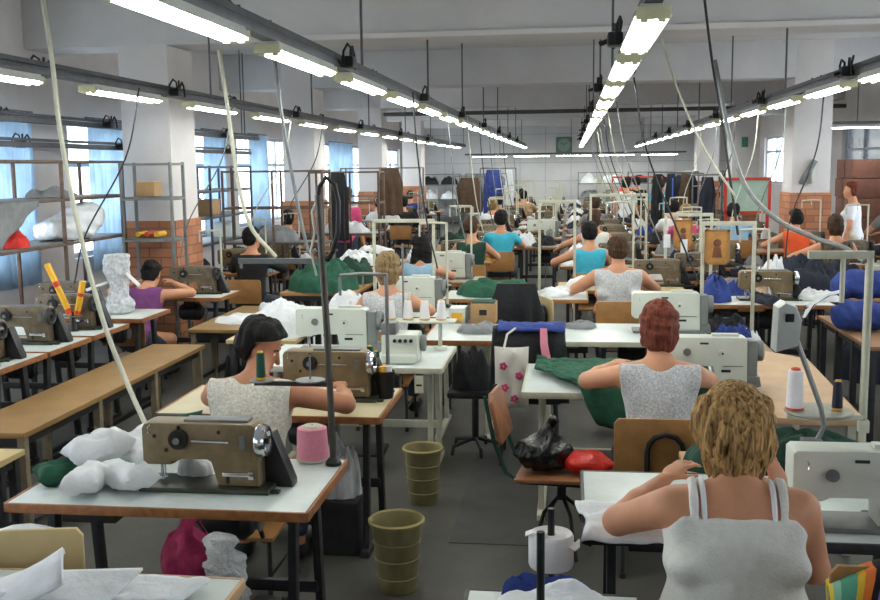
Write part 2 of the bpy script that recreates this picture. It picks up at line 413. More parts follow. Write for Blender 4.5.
    if kind=='tank':      # thin straps over a straight back
        nk=.40; lim=np.maximum(t-nk,0*X+np.abs(X)-(.140*g+1.0*np.clip(nk-t,0,.3)))
        st=np.maximum(np.abs(np.abs(X)-.112*g-.03*np.clip(t-nk,0,.2))-.014,t-.62)
        lim=np.minimum(lim,st); run(C,[('c',T(-.1*g,-.01,.43),T(.1*g,-.01,.43),.05,.05,.06)],inf=.012)
        C.clip(np.maximum(lim,low-t))
    elif kind in ('vest','tee'):
        if kind=='tee': 
            run(C,[(p[0],p[1],p[1]+(p[2]-p[1])*.55,p[3],p[4],p[5]) for p in upper],inf=.016)
            lim=t-.475
        else:
            run(C,[('c',shl[0],shl[1],.058*g**.5,.058*g**.5,.05)],inf=.010)
            lim=np.maximum(t-.478,np.abs(X)-(.150*g+.035*np.clip((t-.2)/.2,0,1)))
        sc=np.sqrt((X/.095)**2+((t-.52)/.075)**2); lim=np.maximum(lim,(1-sc)*.075)
        C.clip(np.maximum(lim,low-t))
    elif kind=='long':
        C=SDF(lo,hi,max(vox,.010)); run(C,tor,inf=.014); run(C,upper,inf=.014); run(C,[a for a in arms],inf=.013)
        X,Y,Z=C.full(); t=(Y-pel[1])*s[1]+(Z-pel[2])*s[2]
        for i in range(2):
            d=unit(v(*hands[i])-0); 
        C.clip(np.maximum(np.where(np.abs(X)<.12,t-.475,-1),np.where((Y<.26)|stand,low-t,-1)))
    if kind!='long' and vox<.012: C.wobble(.0022,28,3)
    C.obj('top',tm,root)
    if kind=='tank':
        C=SDF(tl,th,.007); run(C,tor,inf=.006); run(C,[('c',T(-.1*g,-.01,.43),T(.1*g,-.01,.43),.05,.05,.06)],inf=.006)
        X,Y,Z=C.full(); t=(Y-pel[1])*s[1]+(Z-pel[2])*s[2]
        for sx in (-1,1):
            D=SDF(tl,th,.007); D.F=C.F.copy()
            D.clip(np.maximum(np.maximum(np.abs(X-sx*(.086*g+.02*np.clip(t-.3,0,.2)))-.0085,.30-t),t-.62)); D.obj('bra_strap',strapm,root)
    L=SDF(lo,v(hi[0],hi[1],pel[2]+.25),max(vox,.011)); run(L,tor[:2],inf=.008); run(L,legs,inf=.010)
    X,Y,Z=L.full(); t=(Y-pel[1])*s[1]+(Z-pel[2])*s[2]
    L.clip(np.maximum(t-.03+0*X,.13-Z)); L.obj('trousers',bottom or cl_denim,root)
    for i,sx in enumerate((-1,1)):
        f=feet[2*i:2*i+2]; Sh=SDF(f[0][1]-.12,f[0][2]+.12,max(vox,.010)); run(Sh,f,inf=.008); X,Y,Z=Sh.full(); Sh.clip(np.maximum(Z-.09,.004-Z)+0*X+0*Y); Sh.obj('shoe',cl_black,root)
    # hair
    st=hair[0]; hv=max(vox*.7,.006)
    H=SDF(hc-.36,hc+.24,hv)
    H.ell(Hd(0,-.018,.045),(.094,.110,.098),.01,R=Rh)
    if st=='short': H.ell(Hd(0,-.045,-.01),(.094,.082,.092),.03,R=Rh)
    if st=='bob':
        H.ell(Hd(0,-.045,-.03),(.096,.082,.115),.03,R=Rh)
        for sx in (-1,1): H.cone(Hd(sx*.075,.0,.03),Hd(sx*.082,.0,-.085),.03,.026,.02)
    if st=='pony':
        H.ell(Hd(0,-.05,-.01),(.080,.070,.080),.03,R=Rh); H.cone(Hd(0,-.11,.02),Hd(0,-.15,-.05),.028,.032,.02); H.cone(Hd(0,-.15,-.05),Hd(.01,-.13,-.16),.032,.012,.02)
    if st=='bun':
        H.ell(Hd(0,-.05,-.01),(.080,.070,.085),.03,R=Rh); H.ell(Hd(0,-.115,.06),(.05,.045,.045),.015,R=Rh)
    if st=='long':
        H.ell(Hd(0,-.05,-.03),(.094,.080,.11),.03,R=Rh)
        for k in range(5):
            x=(k-2)*.036; H.cone(Hd(x*1.1,-.075,-.05),hc+v(x*1.3,-.10,-.27),.040,.022,.02)
    if st=='wavy':
        H.ell(Hd(0,-.035,.01),(.106,.102,.125),.03,R=Rh)
        rr=np.random.RandomState(11)
        for k in range(19):
            q=-PI*1.04+PI*1.08*k/18; q+=rr.randn()*.06
            a0=rr.rand()*6; L_=.225+.035*rr.rand()+.06*math.exp(-((math.cos(q)-.25)/.4)**2); N=12; r0=.022+.006*rr.rand(); p=None
            for j in range(N+1):
                z=L_*j/N; tp=1+.24*math.sin(PI*min(1,z/.21))-.45*max(0,z-.14)/.15
                p2=Hd(.086*math.cos(q)*tp+.013*math.sin(z*26+a0),.088*math.sin(q)*tp-.02+.008*math.cos(z*26+a0),.075-z)
                if p is not None: H.cone(p,p2,r0*(1-.055*j),r0*(1-.055*(j+1)),.010)
                p=p2
    if st=='curly': H.wobble(.006,60,2)
    elif st=='wavy': H.wobble(.0015,70,2)
    elif st!='bald':
        H.wobble(.0055,48,2)
        if hv<.01: H.wobble(.0016,110,5)
    if st=='curly': H.ell(Hd(0,-.05,.0),(.108,.092,.10),.03,R=Rh); H.ell(Hd(0,-.022,.065),(.108,.110,.088),.03,R=Rh); H.wobble(.007,50,8)
    X,Y,Z=H.full(); dx,dy,dz=X-hc[0],Y-hc[1],Z-hc[2]
    yl=Rh[0,1]*dx+Rh[1,1]*dy+Rh[2,1]*dz; zl=Rh[0,2]*dx+Rh[1,2]*dy+Rh[2,2]*dz; xl=Rh[0,0]*dx+Rh[1,0]*dy+Rh[2,0]*dz
    facecut=(yl-.004)-np.clip(zl-.055,-.02,.1)*1.6      # keep the face clear below the hairline
    H.clip(np.maximum(facecut,(-.085-zl)+0*xl if st in('short','curly','bun','pony') and st!='pony' else -1+0*xl))
    H.obj('hair',hm,root)
    return root
# ------------------------------------------------------------------ kits
LAM=laminate
def mk_machine(body,bed,style='old',label='x'):
    t=thing('sewing_machine',label,'sewing machine')
    b=MB().box((0,0,.010),(.52,.19,.020),bev=.004); b.box((.27,-.06,.006),(.05,.03,.012),bev=.003); b.obj('bed_plate',bed,t)
    if style=='old':
        out=[(-.255,.115),(-.255,.245),(-.245,.262),(-.225,.268),(.185,.268),(.205,.26),(.212,.24),(.212,.02),(.045,.02),(.045,.10),(.036,.128),(.012,.140),(-.095,.140),(-.118,.130),(-.128,.105),(-.145,.098),(-.235,.098)]
        MB().prism(out,-.058,.058,bev=.014).obj('body',body,t,50)
        MB().box((.04,0,.272),(.26,.07,.012),bev=.005).obj('top_cover',gsteel,t)
        m=MB().lathe([(.002,-.012),(.038,-.012),(.040,0),(.040,.006),(.022,.010),(.018,.022),(.002,.024)],(-.10,-.066,.205),20,'y'); m.cyl((-.10,-.062,.24),(-.10,-.066,.262),.006); td=m.obj('tension_dial',black,t); MB().lathe([(.001,-.008),(.012,-.008),(.013,0),(.001,.002)],(-.10,-.092,.205),12,'y').obj('dial_knob',gsteel,td)
        MB().cyl((-.05,-.064,.200),(.10,-.064,.197),.0045,n=8).obj('thread_bar',chrome,t)
        m=MB().box((.13,-.062,.07),(.12,.012,.016),bev=.003); m.box((.185,-.064,.068),(.022,.016,.030),bev=.003); m.obj('stitch_lever',chrome,t)
        MB().box((.09,-.060,.052),(.014,.006,.038)).obj('stitch_slot',black,t)
        MB().box((.152,-.0595,.195),(.026,.004,.055)).obj('rating_plate',gsteel,t)
        m=MB()
        for q in ((-.20,.215),(-.155,.16),(.06,.235)): m.cyl((q[0],-.056,q[1]),(q[0],-.061,q[1]),.008,n=10)
        m.obj('oil_cap',black,t)
        m=MB().prism([(.216,.0),(.216,.20),(.25,.215),(.325,.02),(.325,.0)],.012,.09,bev=.008); m.obj('belt_guard',black,t)
    else:
        out=[(-.265,.125),(-.265,.285),(-.25,.298),(.205,.298),(.222,.288),(.226,.02),(.035,.02),(.035,.118),(.025,.135),(-.12,.135),(-.145,.115),(-.16,.108),(-.245,.108)]
        MB().prism(out,-.068,.068,bev=.010).obj('body',body,t,50)
        MB().box((.255,0,.17),(.06,.125,.22),bev=.012).obj('motor_housing',greym,t)
        MB().lathe([(.002,-.012),(.020,-.012),(.022,0),(.022,.010),(.002,.012)],(.075,-.078,.205),18,'y').obj('stitch_dial',body,t)
        MB().lathe([(.0005,-.002),(.007,-.002),(.007,.002),(.0005,.002)],(.075,-.091,.205),12,'y').obj('dial_cap',black,t)
        MB().box((.10,-.0695,.095),(.055,.004,.016),bev=.001).obj('lever_slot',black,t)
        MB().box((.14,-.0695,.125),(.12,.006,.004)).obj('seam_strip',gsteel,t)
        m=MB().lathe([(.002,-.01),(.022,-.01),(.024,0),(.016,.012),(.002,.014)],(-.13,-.076,.21),16,'y'); m.obj('tension_dial',gsteel,t)
        m=MB().box((-.03,-.0690,.262),(.05,.002,.012)); m.obj('nameplate',dsteel,t)
        MB().box((.10,0,.306),(.16,.05,.016),bev=.005).obj('top_cover',body,t)
        m=MB().prism([(.222,.0),(.222,.06),(.30,.06),(.31,.0)],-.06,.07,bev=.006); m.obj('belt_guard',greym,t)
    x=.215 if style=='old' else .285; z=.205 if style=='old' else .21
    w=MB().lathe([(.012,0),(.012,.012),(.040,.012),(.046,.0),(.060,.0),(.064,.008),(.064,.030),(.058,.038),(.046,.036),(.040,.024),(.016,.030),(.002,.034)],(x,-.055 if style=='old' else 0,z),28,'x').obj('handwheel',(dsteel if body is brownm2 else chrome) if style=='old' else greym,t); MB().lathe([(.002,.022),(.015,.022),(.013,.042),(.002,.044)],(x,-.055 if style=='old' else 0,z),14,'x').obj('wheel_hub',black,w)
    m=MB().cyl((-.20,0,.105),(-.20,0,.045),.0055,n=8); m.obj('needle_bar',chrome,t)
    m=MB().cyl((-.188,0,.11),(-.188,0,.05),.0045,n=8); m.box((-.19,-.008,.030),(.018,.042,.006)); m.cyl((-.188,0,.05),(-.188,-.002,.028),.006,n=8); m.obj('presser_foot',chrome,t)
    m=MB().tube([(-.215,-.060,.23),(-.215,-.085,.235),(-.215,-.085,.255),(-.215,-.06,.26)],.003,6); m.obj('take_up_lever',chrome,t)
    return t
def mk_table(w,d,edge,top=None,legm=None,motor=True,h=.76,cat='table',name='sewing_table'):
    top=top or LAM; legm=legm or dsteel
    t=thing(name,'x','table')
    MB().box((0,0,h-.014),(w-.012,d-.012,.028),bev=.003).obj('tabletop',top,t)
    b=MB(); b.box((0,-d/2,h-.017),(w,.014,.036),bev=.003); b.box((0,d/2,h-.017),(w,.014,.036),bev=.003); b.box((-w/2,0,h-.017),(.014,d,.036),bev=.003); b.box((w/2,0,h-.017),(.014,d,.036),bev=.003); b.obj('edge_band',edge,t)
    for sx in (-1,1):
        x=sx*(w/2-.10)
        for sy in (-1,1):
            MB().prism([(sy*.13,h-.05),(sy*.13+.055,h-.05),(sy*.22+.028,.03),(sy*.22-.022,.03)] if sy>0 else [(-.13-.055,h-.05),(-.13,h-.05),(-.22+.022,.03),(-.22-.028,.03)],x-.016,x+.016,'yz',bev=.003).obj('leg',legm,t)
        MB().box((x,0,.018),(.045,d*.86,.036),bev=.005).obj('foot_bar',legm,t)
        MB().box((x,0,h-.045),(.04,d*.8,.028),bev=.004).obj('top_rail',legm,t)
    MB().box((0,.17,.26),(w-.2,.03,.05),bev=.004).obj('stretcher',legm,t)
    if motor:
        m=MB().lathe([(.002,-.12),(.07,-.12),(.085,-.09),(.085,.08),(.06,.11),(.002,.11)],(.12,.12,h-.20),18,'x'); m.box((.12,.12,h-.09),(.12,.14,.10),bev=.006); mo=m.obj('motor',dsteel,t); MB().lathe([(.01,.115),(.05,.115),(.04,.13),(.05,.145),(.01,.145)],(.12,.12,h-.20),16,'x').obj('motor_pulley',gsteel,mo)
        m=MB().box((.0,.06,.10),(.34,.20,.018),rot=(.15,0,0),bev=.004); td=m.obj('treadle',dsteel,t); MB().cyl((.12,.10,.115),(.12,.12,h-.30),.006,n=8).obj('pedal_rod',gsteel,td)
        dr=MB().box((-.34,-.02,h-.085),(.22,.3,.09),bev=.004).obj('drawer',dsteel,t); MB().cyl((-.38,-.178,h-.085),(-.30,-.178,h-.085),.006,n=8).obj('drawer_pull',gsteel,dr)
    return t
def mk_frame(w,h,h2,m=None,trays=1):
    """inverted-U thread guide standing on a table (origin at table surface)"""
    m=m or creamt; t=thing('thread_stand','x','thread stand')
    MB().cyl((0,0,0),(0,0,h),.011,n=10).obj('post',m,t)
    b=MB().tube([(0,0,h-.005),(-w*.5,0,h),(-w,0,h-.01)],.010,8); b.cyl((-w,0,h-.02),(-w,0,h-.12),.008,n=8); b.cyl((-w*.5,0,h),(-w*.5,0,h-.07),.005,n=6); b.obj('guide_arm',m,t)
    MB().lathe([(.002,0),(.035,0),(.035,.012),(.016,.03),(.002,.03)],(0,0,0),14).obj('base',dsteel,t)
    a=MB().box((-w*.25,0,h2),(w*.8,.022,.014),bev=.003); a.obj('spool_arm',m,t)
    for k in range(trays):
        x=-w*.25+(k-(trays-1)/2)*.13
        p=MB().lathe([(.002,h2+.006),(.062,h2+.008),(.064,h2+.013),(.004,h2+.013),(.004,h2+.09),(.001,h2+.092)],(x,0,0),18); p.obj('spool_tray',gsteel,t)
    return t
def mk_spool(m,r=.026,hh=.11,cone=.6,base=None,name='thread_spool'):
    t=thing(name,'x','thread spool')
    MB().lathe([(.008,.008),(r,.008),(r*1.02,.014),(r*(cone+.06),hh*.92),(r*cone*.9,hh*.95),(.008,hh*.95)],n=18).obj('thread',m,t)
    MB().lathe([(.0065,.0015),(r*1.06,.0015),(r*1.06,.009),(.0065,.010)],n=18,closed=True).obj('cone_base',base or yellowp,t); MB().lathe([(.0065,hh*.94),(r*cone*.8,hh*.94),(r*cone*.6,hh),(.0065,hh)],n=14,closed=True).obj('cone_tip',base or yellowp,t)
    return t
def mk_chair(back=True,m=None,utube=True,wd=.40,tubem=None,sh=.446):
    m=m or woodlt; tm=tubem or black; d=sh-.446; kz=sh/.446
    Z=lambda p: [(x,y,z*kz if z<.44 else z+d) for (x,y,z) in p]
    t=thing('chair','x','chair')
    MB().box((0,.0,.435+d),(wd,.40,.022),rot=(R_(2),0,0),bev=.008).obj('seat',m,t)
    for sx in (-1,1):
        lg=MB().tube(Z([(sx*.17,.17,.43),(sx*.185,.20,.20),(sx*.19,.215,.022)]),.012,8).obj('leg',tm,t); MB().cyl((sx*.19,.215,0),(sx*.19,.215,.024),.015,n=10).obj('rubber_foot',rubber,lg)
        lg=MB().tube(Z([(sx*.17,-.17,.43),(sx*.185,-.21,.20),(sx*.19,-.24,.022)]),.012,8).obj('leg',tm,t); MB().cyl((sx*.19,-.24,0),(sx*.19,-.24,.024),.015,n=10).obj('rubber_foot',rubber,lg)
    for q in ([(-.17,.17,.41),(.17,.17,.41)],[(-.17,-.17,.41),(.17,-.17,.41)],[(-.18,.19,.2),(-.18,-.2,.2)],[(.18,.19,.2),(.18,-.2,.2)]): MB().tube(Z(q),.008,8).obj('stretcher',tm,t)
    if back:
        out=[]; W=wd/2+.01
        for (x,z) in ((-W,.60),(-W+.01,.585),(W-.01,.585),(W,.60),(W,.83),(W-.02,.855),(-W+.02,.855),(-W,.83)): out.append((x,z+d))
        MB().prism(out,-.262,-.244,bev=.006).obj('backrest',m,t)
        if utube:
            p=[(-.085,-.20,.42),(-.085,-.275,.47),(-.085,-.278,.70)]+[(-.085*math.cos(q),-.278,.70+.085*math.sin(q)) for q in (PI*.15,PI*.3,PI*.5,PI*.7,PI*.85)]+[(.085,-.278,.70),(.085,-.275,.47),(.085,-.20,.42)]
            MB().tube([(x,y,z+d) for x,y,z in p],.013,8).obj('back_tube',tm,t)
        else:
            for sx in (-1,1): MB().tube([(sx*.15,-.17,.41+d),(sx*.15,-.232,.50+d),(sx*.15,-.236,.80+d)],.011,8).obj('back_tube',tm,t)
    return t
def noi(x,y,z=0): return noise.noise(Vector((x,y,z)))
def ridge(x,y,s): return 1-abs(2*noi(x,y,s))
def heap(name,label,cat,loc,rx,ry,h,m,seed,rz=0,group=None,fold=.55,nr=20,nt=52,jag=.22,kind=None):
    """a crumpled garment heap with a flat underside"""
    vs=[(0,0,0)]
    for i in range(1,nr+1):
        r=i/nr
        for k in range(nt):
            q=2*PI*k/nt; c,s=math.cos(q),math.sin(q)
            e=1+jag*(noi(c*1.6+seed*7.1,s*1.6,.5)+.5*noi(c*4+seed,s*4,2))
            x,y=c*r*e,s*r*e
            pr=max(0,1-r**3)**.55*(.80+.45*noi(x*1.7+seed*5.37,y*1.7+.41,seed*2.13))
            wx=x+.35*noi(x*2,y*2,seed+9); wy=y+.35*noi(y*2,x*2,seed+3)
            f=fold*1.3*(abs(2*noi(wx*2.0+seed*3.17,wy*2.0+.3,seed+.37))-.32)+fold*.7*(abs(2*noi(wx*4.2+.6,wy*3.6+seed*.7,seed+5.2))-.32)+fold*.35*(abs(2*noi(wx*9+.2,wy*8+.7,seed+7.4))-.3)
            f=max(-.25,min(.25,f*.6)); z=h*pr*(1+f) if i<nr else 0
            z=max(z,0.0 if i==nr else .004)
            vs.append((x*rx,y*ry,z))
    vs[0]=(0,0,sum(v_[2] for v_ in vs[1:1+nt])/nt)
    fs=[(0,1+k,1+(k+1)%nt) for k in range(nt)]
    for i in range(nr-1):
        for k in range(nt): fs.append((1+i*nt+k,1+(i+1)*nt+k,1+(i+1)*nt+(k+1)%nt,1+i*nt+(k+1)%nt))
    fs.append(tuple(1+(nr-1)*nt+k for k in range(nt))[::-1])
    o=MB().add(vs,fs).obj(name,m,None,70); o.location=loc; o.rotation_euler=(0,0,rz)
    tag(o,label,cat,group,kind); return o
def pillow_mb(w,l,h,seed=0,n=18,pinch=.12):
    vs=[];idx={}
    mb=MB()
    for side in (1,-1):
        for i in range(n+1):
            for j in range(n+1):
                u,q=2*i/n-1,2*j/n-1
                pu=1-pinch*(1-q*q)*u*u; pq=1-pinch*(1-u*u)*q*q
                z=h*max(0,(1-u**4)*(1-q**4))**.55*(1+.4*noi(u*2.3+seed,q*2.1,seed+.4))+.016*(abs(noi(u*3.5+seed,q*5,1.3))-.2)*(1-u*u)*(1-q*q)
                vs.append((u*pu*w/2+.01*noi(q*3,seed)*0,q*pq*l/2,side*z))
    N=(n+1)*(n+1)
    fs=[(i*(n+1)+j,(i+1)*(n+1)+j,(i+1)*(n+1)+j+1,i*(n+1)+j+1) for i in range(n) for j in range(n)]
    fs+= [tuple(N+a for a in f)[::-1] for f in fs[:]]
    mb.add(vs,fs); return mb
def pillow(name,label,cat,loc,w,l,h,m,rot,seed=0,group=None):
    o=pillow_mb(w,l,h,seed).obj(name,m,None,80); o.location=loc; o.rotation_euler=rot; tag(o,label,cat,group); return o
def hang(name,label,cat,loc,w,d,h,m,seed,rz=0,group=None,taper=.75,fold=.16,parent=None):
    """a garment hanging from loc downwards: closed, rippled"""
    n=40; rows=12; vs=[]
    for i in range(rows+1):
        t=i/rows; ww=w/2*(taper+(1-taper)*min(1,t*3)); dd=d/2*(.45+.55*min(1,t*4))
        for k in range(n):
            q=2*PI*k/n; f=1+fold*math.sin(q*7+seed+2*noi(t*2,seed))*min(1,t*3)+.12*noi(math.cos(q)+seed,math.sin(q),t*2)
            vs.append((ww*math.cos(q)*f,dd*math.sin(q)*f,-h*t+.012*math.sin(q*5+seed)*(t==1)))
    fs=[(i*n+k,i*n+(k+1)%n,(i+1)*n+(k+1)%n,(i+1)*n+k) for i in range(rows) for k in range(n)]+[tuple(range(n)),tuple(rows*n+k for k in range(n))[::-1]]
    o=MB().add(vs,fs).obj(name,m,parent,70); o.location=loc; o.rotation_euler=(0,0,rz)
    if label: tag(o,label,cat,group)
    return o
def drape(name,label,cat,fn,nu,nv,thick,m,group=None,quilt=0):
    """a cloth sheet given by fn(u,v)->(x,y,z), solidified"""
    top=[fn(i/nu,j/nv) for i in range(nu+1) for j in range(nv+1)]
    W=nv+1
    fs=[(i*W+j,(i+1)*W+j,(i+1)*W+j+1,i*W+j+1) for i in range(nu) for j in range(nv)]
    me=bpy.data.meshes.new(name); me.from_pydata(top,[],fs); me.update()
    bm=bmesh.new(); bm.from_mesh(me); bmesh.ops.recalc_face_normals(bm,faces=bm.faces)
    if sum(f.normal.z for f in bm.faces)<0: bmesh.ops.reverse_faces(bm,faces=bm.faces)
    bmesh.ops.solidify(bm,geom=bm.faces[:],thickness=-thick); bm.to_mesh(me); bm.free()
    me.materials.append(m); me.shade_smooth()
    o=bpy.data.objects.new(name,me); COL.objects.link(o); tag(o,label,cat,group); return o
def hose(name,label,cat,pts,r,m,group=None,n=10):
    """smooth catmull-rom hose through points"""
    P=[Vector(p) for p in pts]; P=[P[0]*2-P[1]]+P+[P[-1]*2-P[-2]]; out=[]
    for i in range(1,len(P)-2):
        for k in range(8):
            t=k/8; a,b,c,d=P[i-1],P[i],P[i+1],P[i+2]
            out.append(.5*((2*b)+(c-a)*t+(2*a-5*b+4*c-d)*t*t+(3*b-a-3*c+d)*t**3))
    out.append(P[-2]); o=MB().tube(out,r,n).obj(name,m); tag(o,label,cat,group); return o
def mk_rack(L,D,H,shelves,m,ny=3):
    """tube rack, long axis Y, origin at floor centre"""
    t=thing('storage_rack','x','rack')
    for k in range(ny):
        for sx in (-1,1):
            y=-L/2+L*k/(ny-1); MB().box((sx*D/2,y,H/2),(.03,.03,H),bev=.004).obj('post',m,t)
    for z in shelves:
        b=MB()
        for sx in (-1,1): b.box((sx*D/2,0,z),(.026,L,.026),bev=.004)
        for k in range(ny): b.box((0,-L/2+L*k/(ny-1),z),(D,.022,.022))
        s=b.obj('shelf_frame',m,t)
        if z<H-.05: MB().box((0,0,z+.018),(D-.02,L-.02,.010)).obj('shelf_board',gsteel,t)
    return t
LAMP=30
EXPO=0.2
SKY=6.0
# ------------------------------------------------------------------ setting
YB,YF=36.0,-5.0; XL,XR=-5.9,5.8; ZC=3.9
def floormat():
    m=bpy.data.materials.new('worn_concrete'); m.use_nodes=True; nt=m.node_tree; b=nt.nodes['Principled BSDF']
    tc=nt.nodes.new('ShaderNodeTexCoord')
    n=nt.nodes.new('ShaderNodeTexNoise'); n.inputs['Scale'].default_value=.9; n.inputs['Detail'].default_value=8; n.inputs['Roughness'].default_value=.7
    n2=nt.nodes.new('ShaderNodeTexNoise'); n2.inputs['Scale'].default_value=60; n2.inputs['Detail'].default_value=2
    nt.links.new(tc.outputs['Object'],n.inputs['Vector']); nt.links.new(tc.outputs['Object'],n2.inputs['Vector'])
    r=nt.nodes.new('ShaderNodeValToRGB'); r.color_ramp.elements[0].position=.35; r.color_ramp.elements[1].position=.7
    r.color_ramp.elements[0].color=(*S(66,65,60),1); r.color_ramp.elements[1].color=(*S(96,93,84),1)
    nt.links.new(n.outputs['Fac'],r.inputs['Fac'])
    mx=nt.nodes.new('ShaderNodeMix'); mx.data_type='RGBA'; mx.blend_type='MULTIPLY'; mx.inputs['Factor'].default_value=.35
    nt.links.new(r.outputs['Color'],mx.inputs['A']); nt.links.new(n2.outputs['Color'],mx.inputs['B'])
    nt.links.new(mx.outputs['Result'],b.inputs['Base Color']); b.inputs['Roughness'].default_value=.62
    return m
wallm=mat('white_paint',S(222,218,216),.8,var=.06,scale=1.6,bump=.1,bscale=30)
wallm2=mat('grey_paint',S(206,206,206),.8,var=.07,scale=1.2)
ceilm=mat('ceiling_paint',S(206,204,202),.85,var=.07,scale=1.2)
struct(MB().box(((XL+XR)/2,(YB+YF)/2,-.05),(XR-XL+.6,YB-YF+.6,.1)).obj('floor',floormat()))
# thin rectangle of darker floor colour in the aisle
pm=mat('dark_floor_patch',S(62,62,60),.6,var=.25,scale=5)
struct(MB().box((-.33,6.55,.002),(.62,2.9,.004)).obj('floor_patch',pm))
struct(MB().box(((XL+XR)/2,(YB+YF)/2,ZC+.05),(XR-XL+.6,YB-YF+.6,.1)).obj('ceiling',ceilm))
def wall_with_openings(name,x,sx,ops,m):
    b=MB(); th=.25; xc=x+sx*th/2; y=YF-.3
    z0s=0
    for (y0,y1,z0,z1) in ops+[(YB+.3,YB+.3,0,0)]:
        if y0>y: b.box((xc,(y+y0)/2,ZC/2),(th,y0-y,ZC))
        if y1>y0:
            b.box((xc,(y0+y1)/2,z0/2),(th,y1-y0,z0)); b.box((xc,(y0+y1)/2,(z1+ZC)/2),(th,y1-y0,ZC-z1))
        y=y1
    return struct(b.obj(name,m))
opsL=[(-3.5,3.2,.95,2.6),(4.4,10.4,.95,2.6),(11.3,16.5,.95,2.6),(17.4,22.6,.95,2.6),(23.5,28.7,.95,2.6),(29.6,34.6,.95,2.6)]
opsR=[(-3.5,3.2,1.2,2.75),(4.4,10.4,1.2,2.75),(11.3,16.5,1.2,2.75),(17.3,22.8,1.2,2.75),(26.2,31.6,1.4,2.75)]
wall_with_openings('wall_left',XL,-1,opsL,wallm); wall_with_openings('wall_right',XR,1,opsR,wallm)
b=MB().box(((XL+XR)/2,YB+.15,ZC/2),(XR-XL+.6,.3,ZC)); struct(b.obj('wall_back',wallm2))
struct(MB().box(((XL+XR)/2,YF-.15,ZC/2),(XR-XL+.6,.3,ZC)).obj('wall_front',wallm2))
seam=mat('panel_seam',S(168,168,168),.8,var=0)
b=MB()
for k in range(13): b.box((XL+.5+k*.9,YB-.004,1.9),(.02,.008,3.8))
for z in (1.45,2.1,3.1): b.box(((XL+XR)/2,YB-.004,z),(XR-XL,.008,.02))
struct(b.obj('trim_1',seam))
glass=mat('window_glass',(.9,.95,1),.02,var=0,alpha=.12)
greyglass=mat('grey_window_glass',S(128,134,142),.15,var=.15,scale=2,alpha=.8)
framew=mat('window_frame_paint',S(176,186,198),.5,var=.06)
def window(n,x,op,g,nv):
    y0,y1,z0,z1=op; w=MB()
    w.box((x,(y0+y1)/2,z0+.03),(.10,y1-y0,.06)); w.box((x,(y0+y1)/2,z1-.03),(.10,y1-y0,.06)); w.box((x,(y0+y1)/2,z0+(z1-z0)*.68),(.07,y1-y0,.05))
    for k in range(nv+1): w.box((x,y0+.03+(y1-y0-.06)*k/nv,(z0+z1)/2),(.09,.07,z1-z0))
    f=struct(w.obj('window_%d'%n,framew))
    for k in range(nv):
        ya=y0+.03+(y1-y0-.06)*k/nv; yb=y0+.03+(y1-y0-.06)*(k+1)/nv
        MB().box((x,(ya+yb)/2,(z0+z1)/2),(.012,yb-ya-.02,z1-z0-.06)).obj('pane',g,f)
for i,op in enumerate(opsL): window(i+1,XL-.12,op,glass,4)
for i,op in enumerate(opsR): window(i+7,XR+.12,op,greyglass if i==3 else glass,4)
def brickmat():
    m=bpy.data.materials.new('brick_facing'); m.use_nodes=True; nt=m.node_tree; bs=nt.nodes['Principled BSDF']
    tc=nt.nodes.new('ShaderNodeTexCoord'); sp=nt.nodes.new('ShaderNodeSeparateXYZ'); ad=nt.nodes.new('ShaderNodeMath'); cb=nt.nodes.new('ShaderNodeCombineXYZ')
    nt.links.new(tc.outputs['Object'],sp.inputs[0]); nt.links.new(sp.outputs['X'],ad.inputs[0]); nt.links.new(sp.outputs['Y'],ad.inputs[1])
    nt.links.new(ad.outputs[0],cb.inputs['X']); nt.links.new(sp.outputs['Z'],cb.inputs['Y'])
    br=nt.nodes.new('ShaderNodeTexBrick'); nt.links.new(cb.outputs[0],br.inputs['Vector'])
    br.inputs['Scale'].default_value=1; br.inputs['Brick Width'].default_value=.26; br.inputs['Row Height'].default_value=.105; br.inputs['Mortar Size'].default_value=.007
    br.inputs['Color1'].default_value=(*S(190,128,92),1); br.inputs['Color2'].default_value=(*S(164,104,74),1); br.inputs['Mortar'].default_value=(*S(126,92,74),1)
    nt.links.new(br.outputs['Color'],bs.inputs['Base Color']); bs.inputs['Roughness'].default_value=.8
    return m
brick=brickmat()
CY=[10.45,16.6,22.7,28.8]
for i,y in enumerate([4.3]+CY):
    for (x0,x1,bz) in ((-4.83,-4.28,1.45),(3.48,4.07,1.52)):
        if y<5: continue
        c=struct(MB().box(((x0+x1)/2,y+.36,ZC/2),(x1-x0,.72,ZC),bev=.012).obj('column',wallm))
        MB().box(((x0+x1)/2,y+.36,bz/2),(x1-x0+.05,.77,bz),bev=.008).obj('brick_base',brick,c)
for i,y in enumerate([-1.7,4.35]+CY+[34.6]):
    struct(MB().box(((XL+XR)/2,y+.3,3.62),(XR-XL,.6,.6),bev=.01).obj('ceiling_beam',wallm2 if i%2 else ceilm))
pipem=mat('pipe_paint',S(86,84,86),.5,.3,var=.2)
b=MB().cyl((-4.2,CY[2]-.1,3.18),(XR,CY[2]-.1,3.18),.045,n=10); struct(b.obj('trim_2',pipem))
b=MB().cyl((1.0,CY[0]-.1,3.62),(XR,CY[0]-.1,3.66),.018,n=8); struct(b.obj('trim_3',pipem))
# concrete ledge line on the first beam
struct(MB().box((.6,CY[0]-.02,3.345),(7.0,.06,.05)).obj('trim_4',wallm))
# world: bright overcast outside
w=bpy.data.worlds.new('sky'); scene.world=w; w.use_nodes=True; bg=w.node_tree.nodes['Background']; bg.inputs[0].default_value=(.86,.94,1,1); bg.inputs[1].default_value=SKY
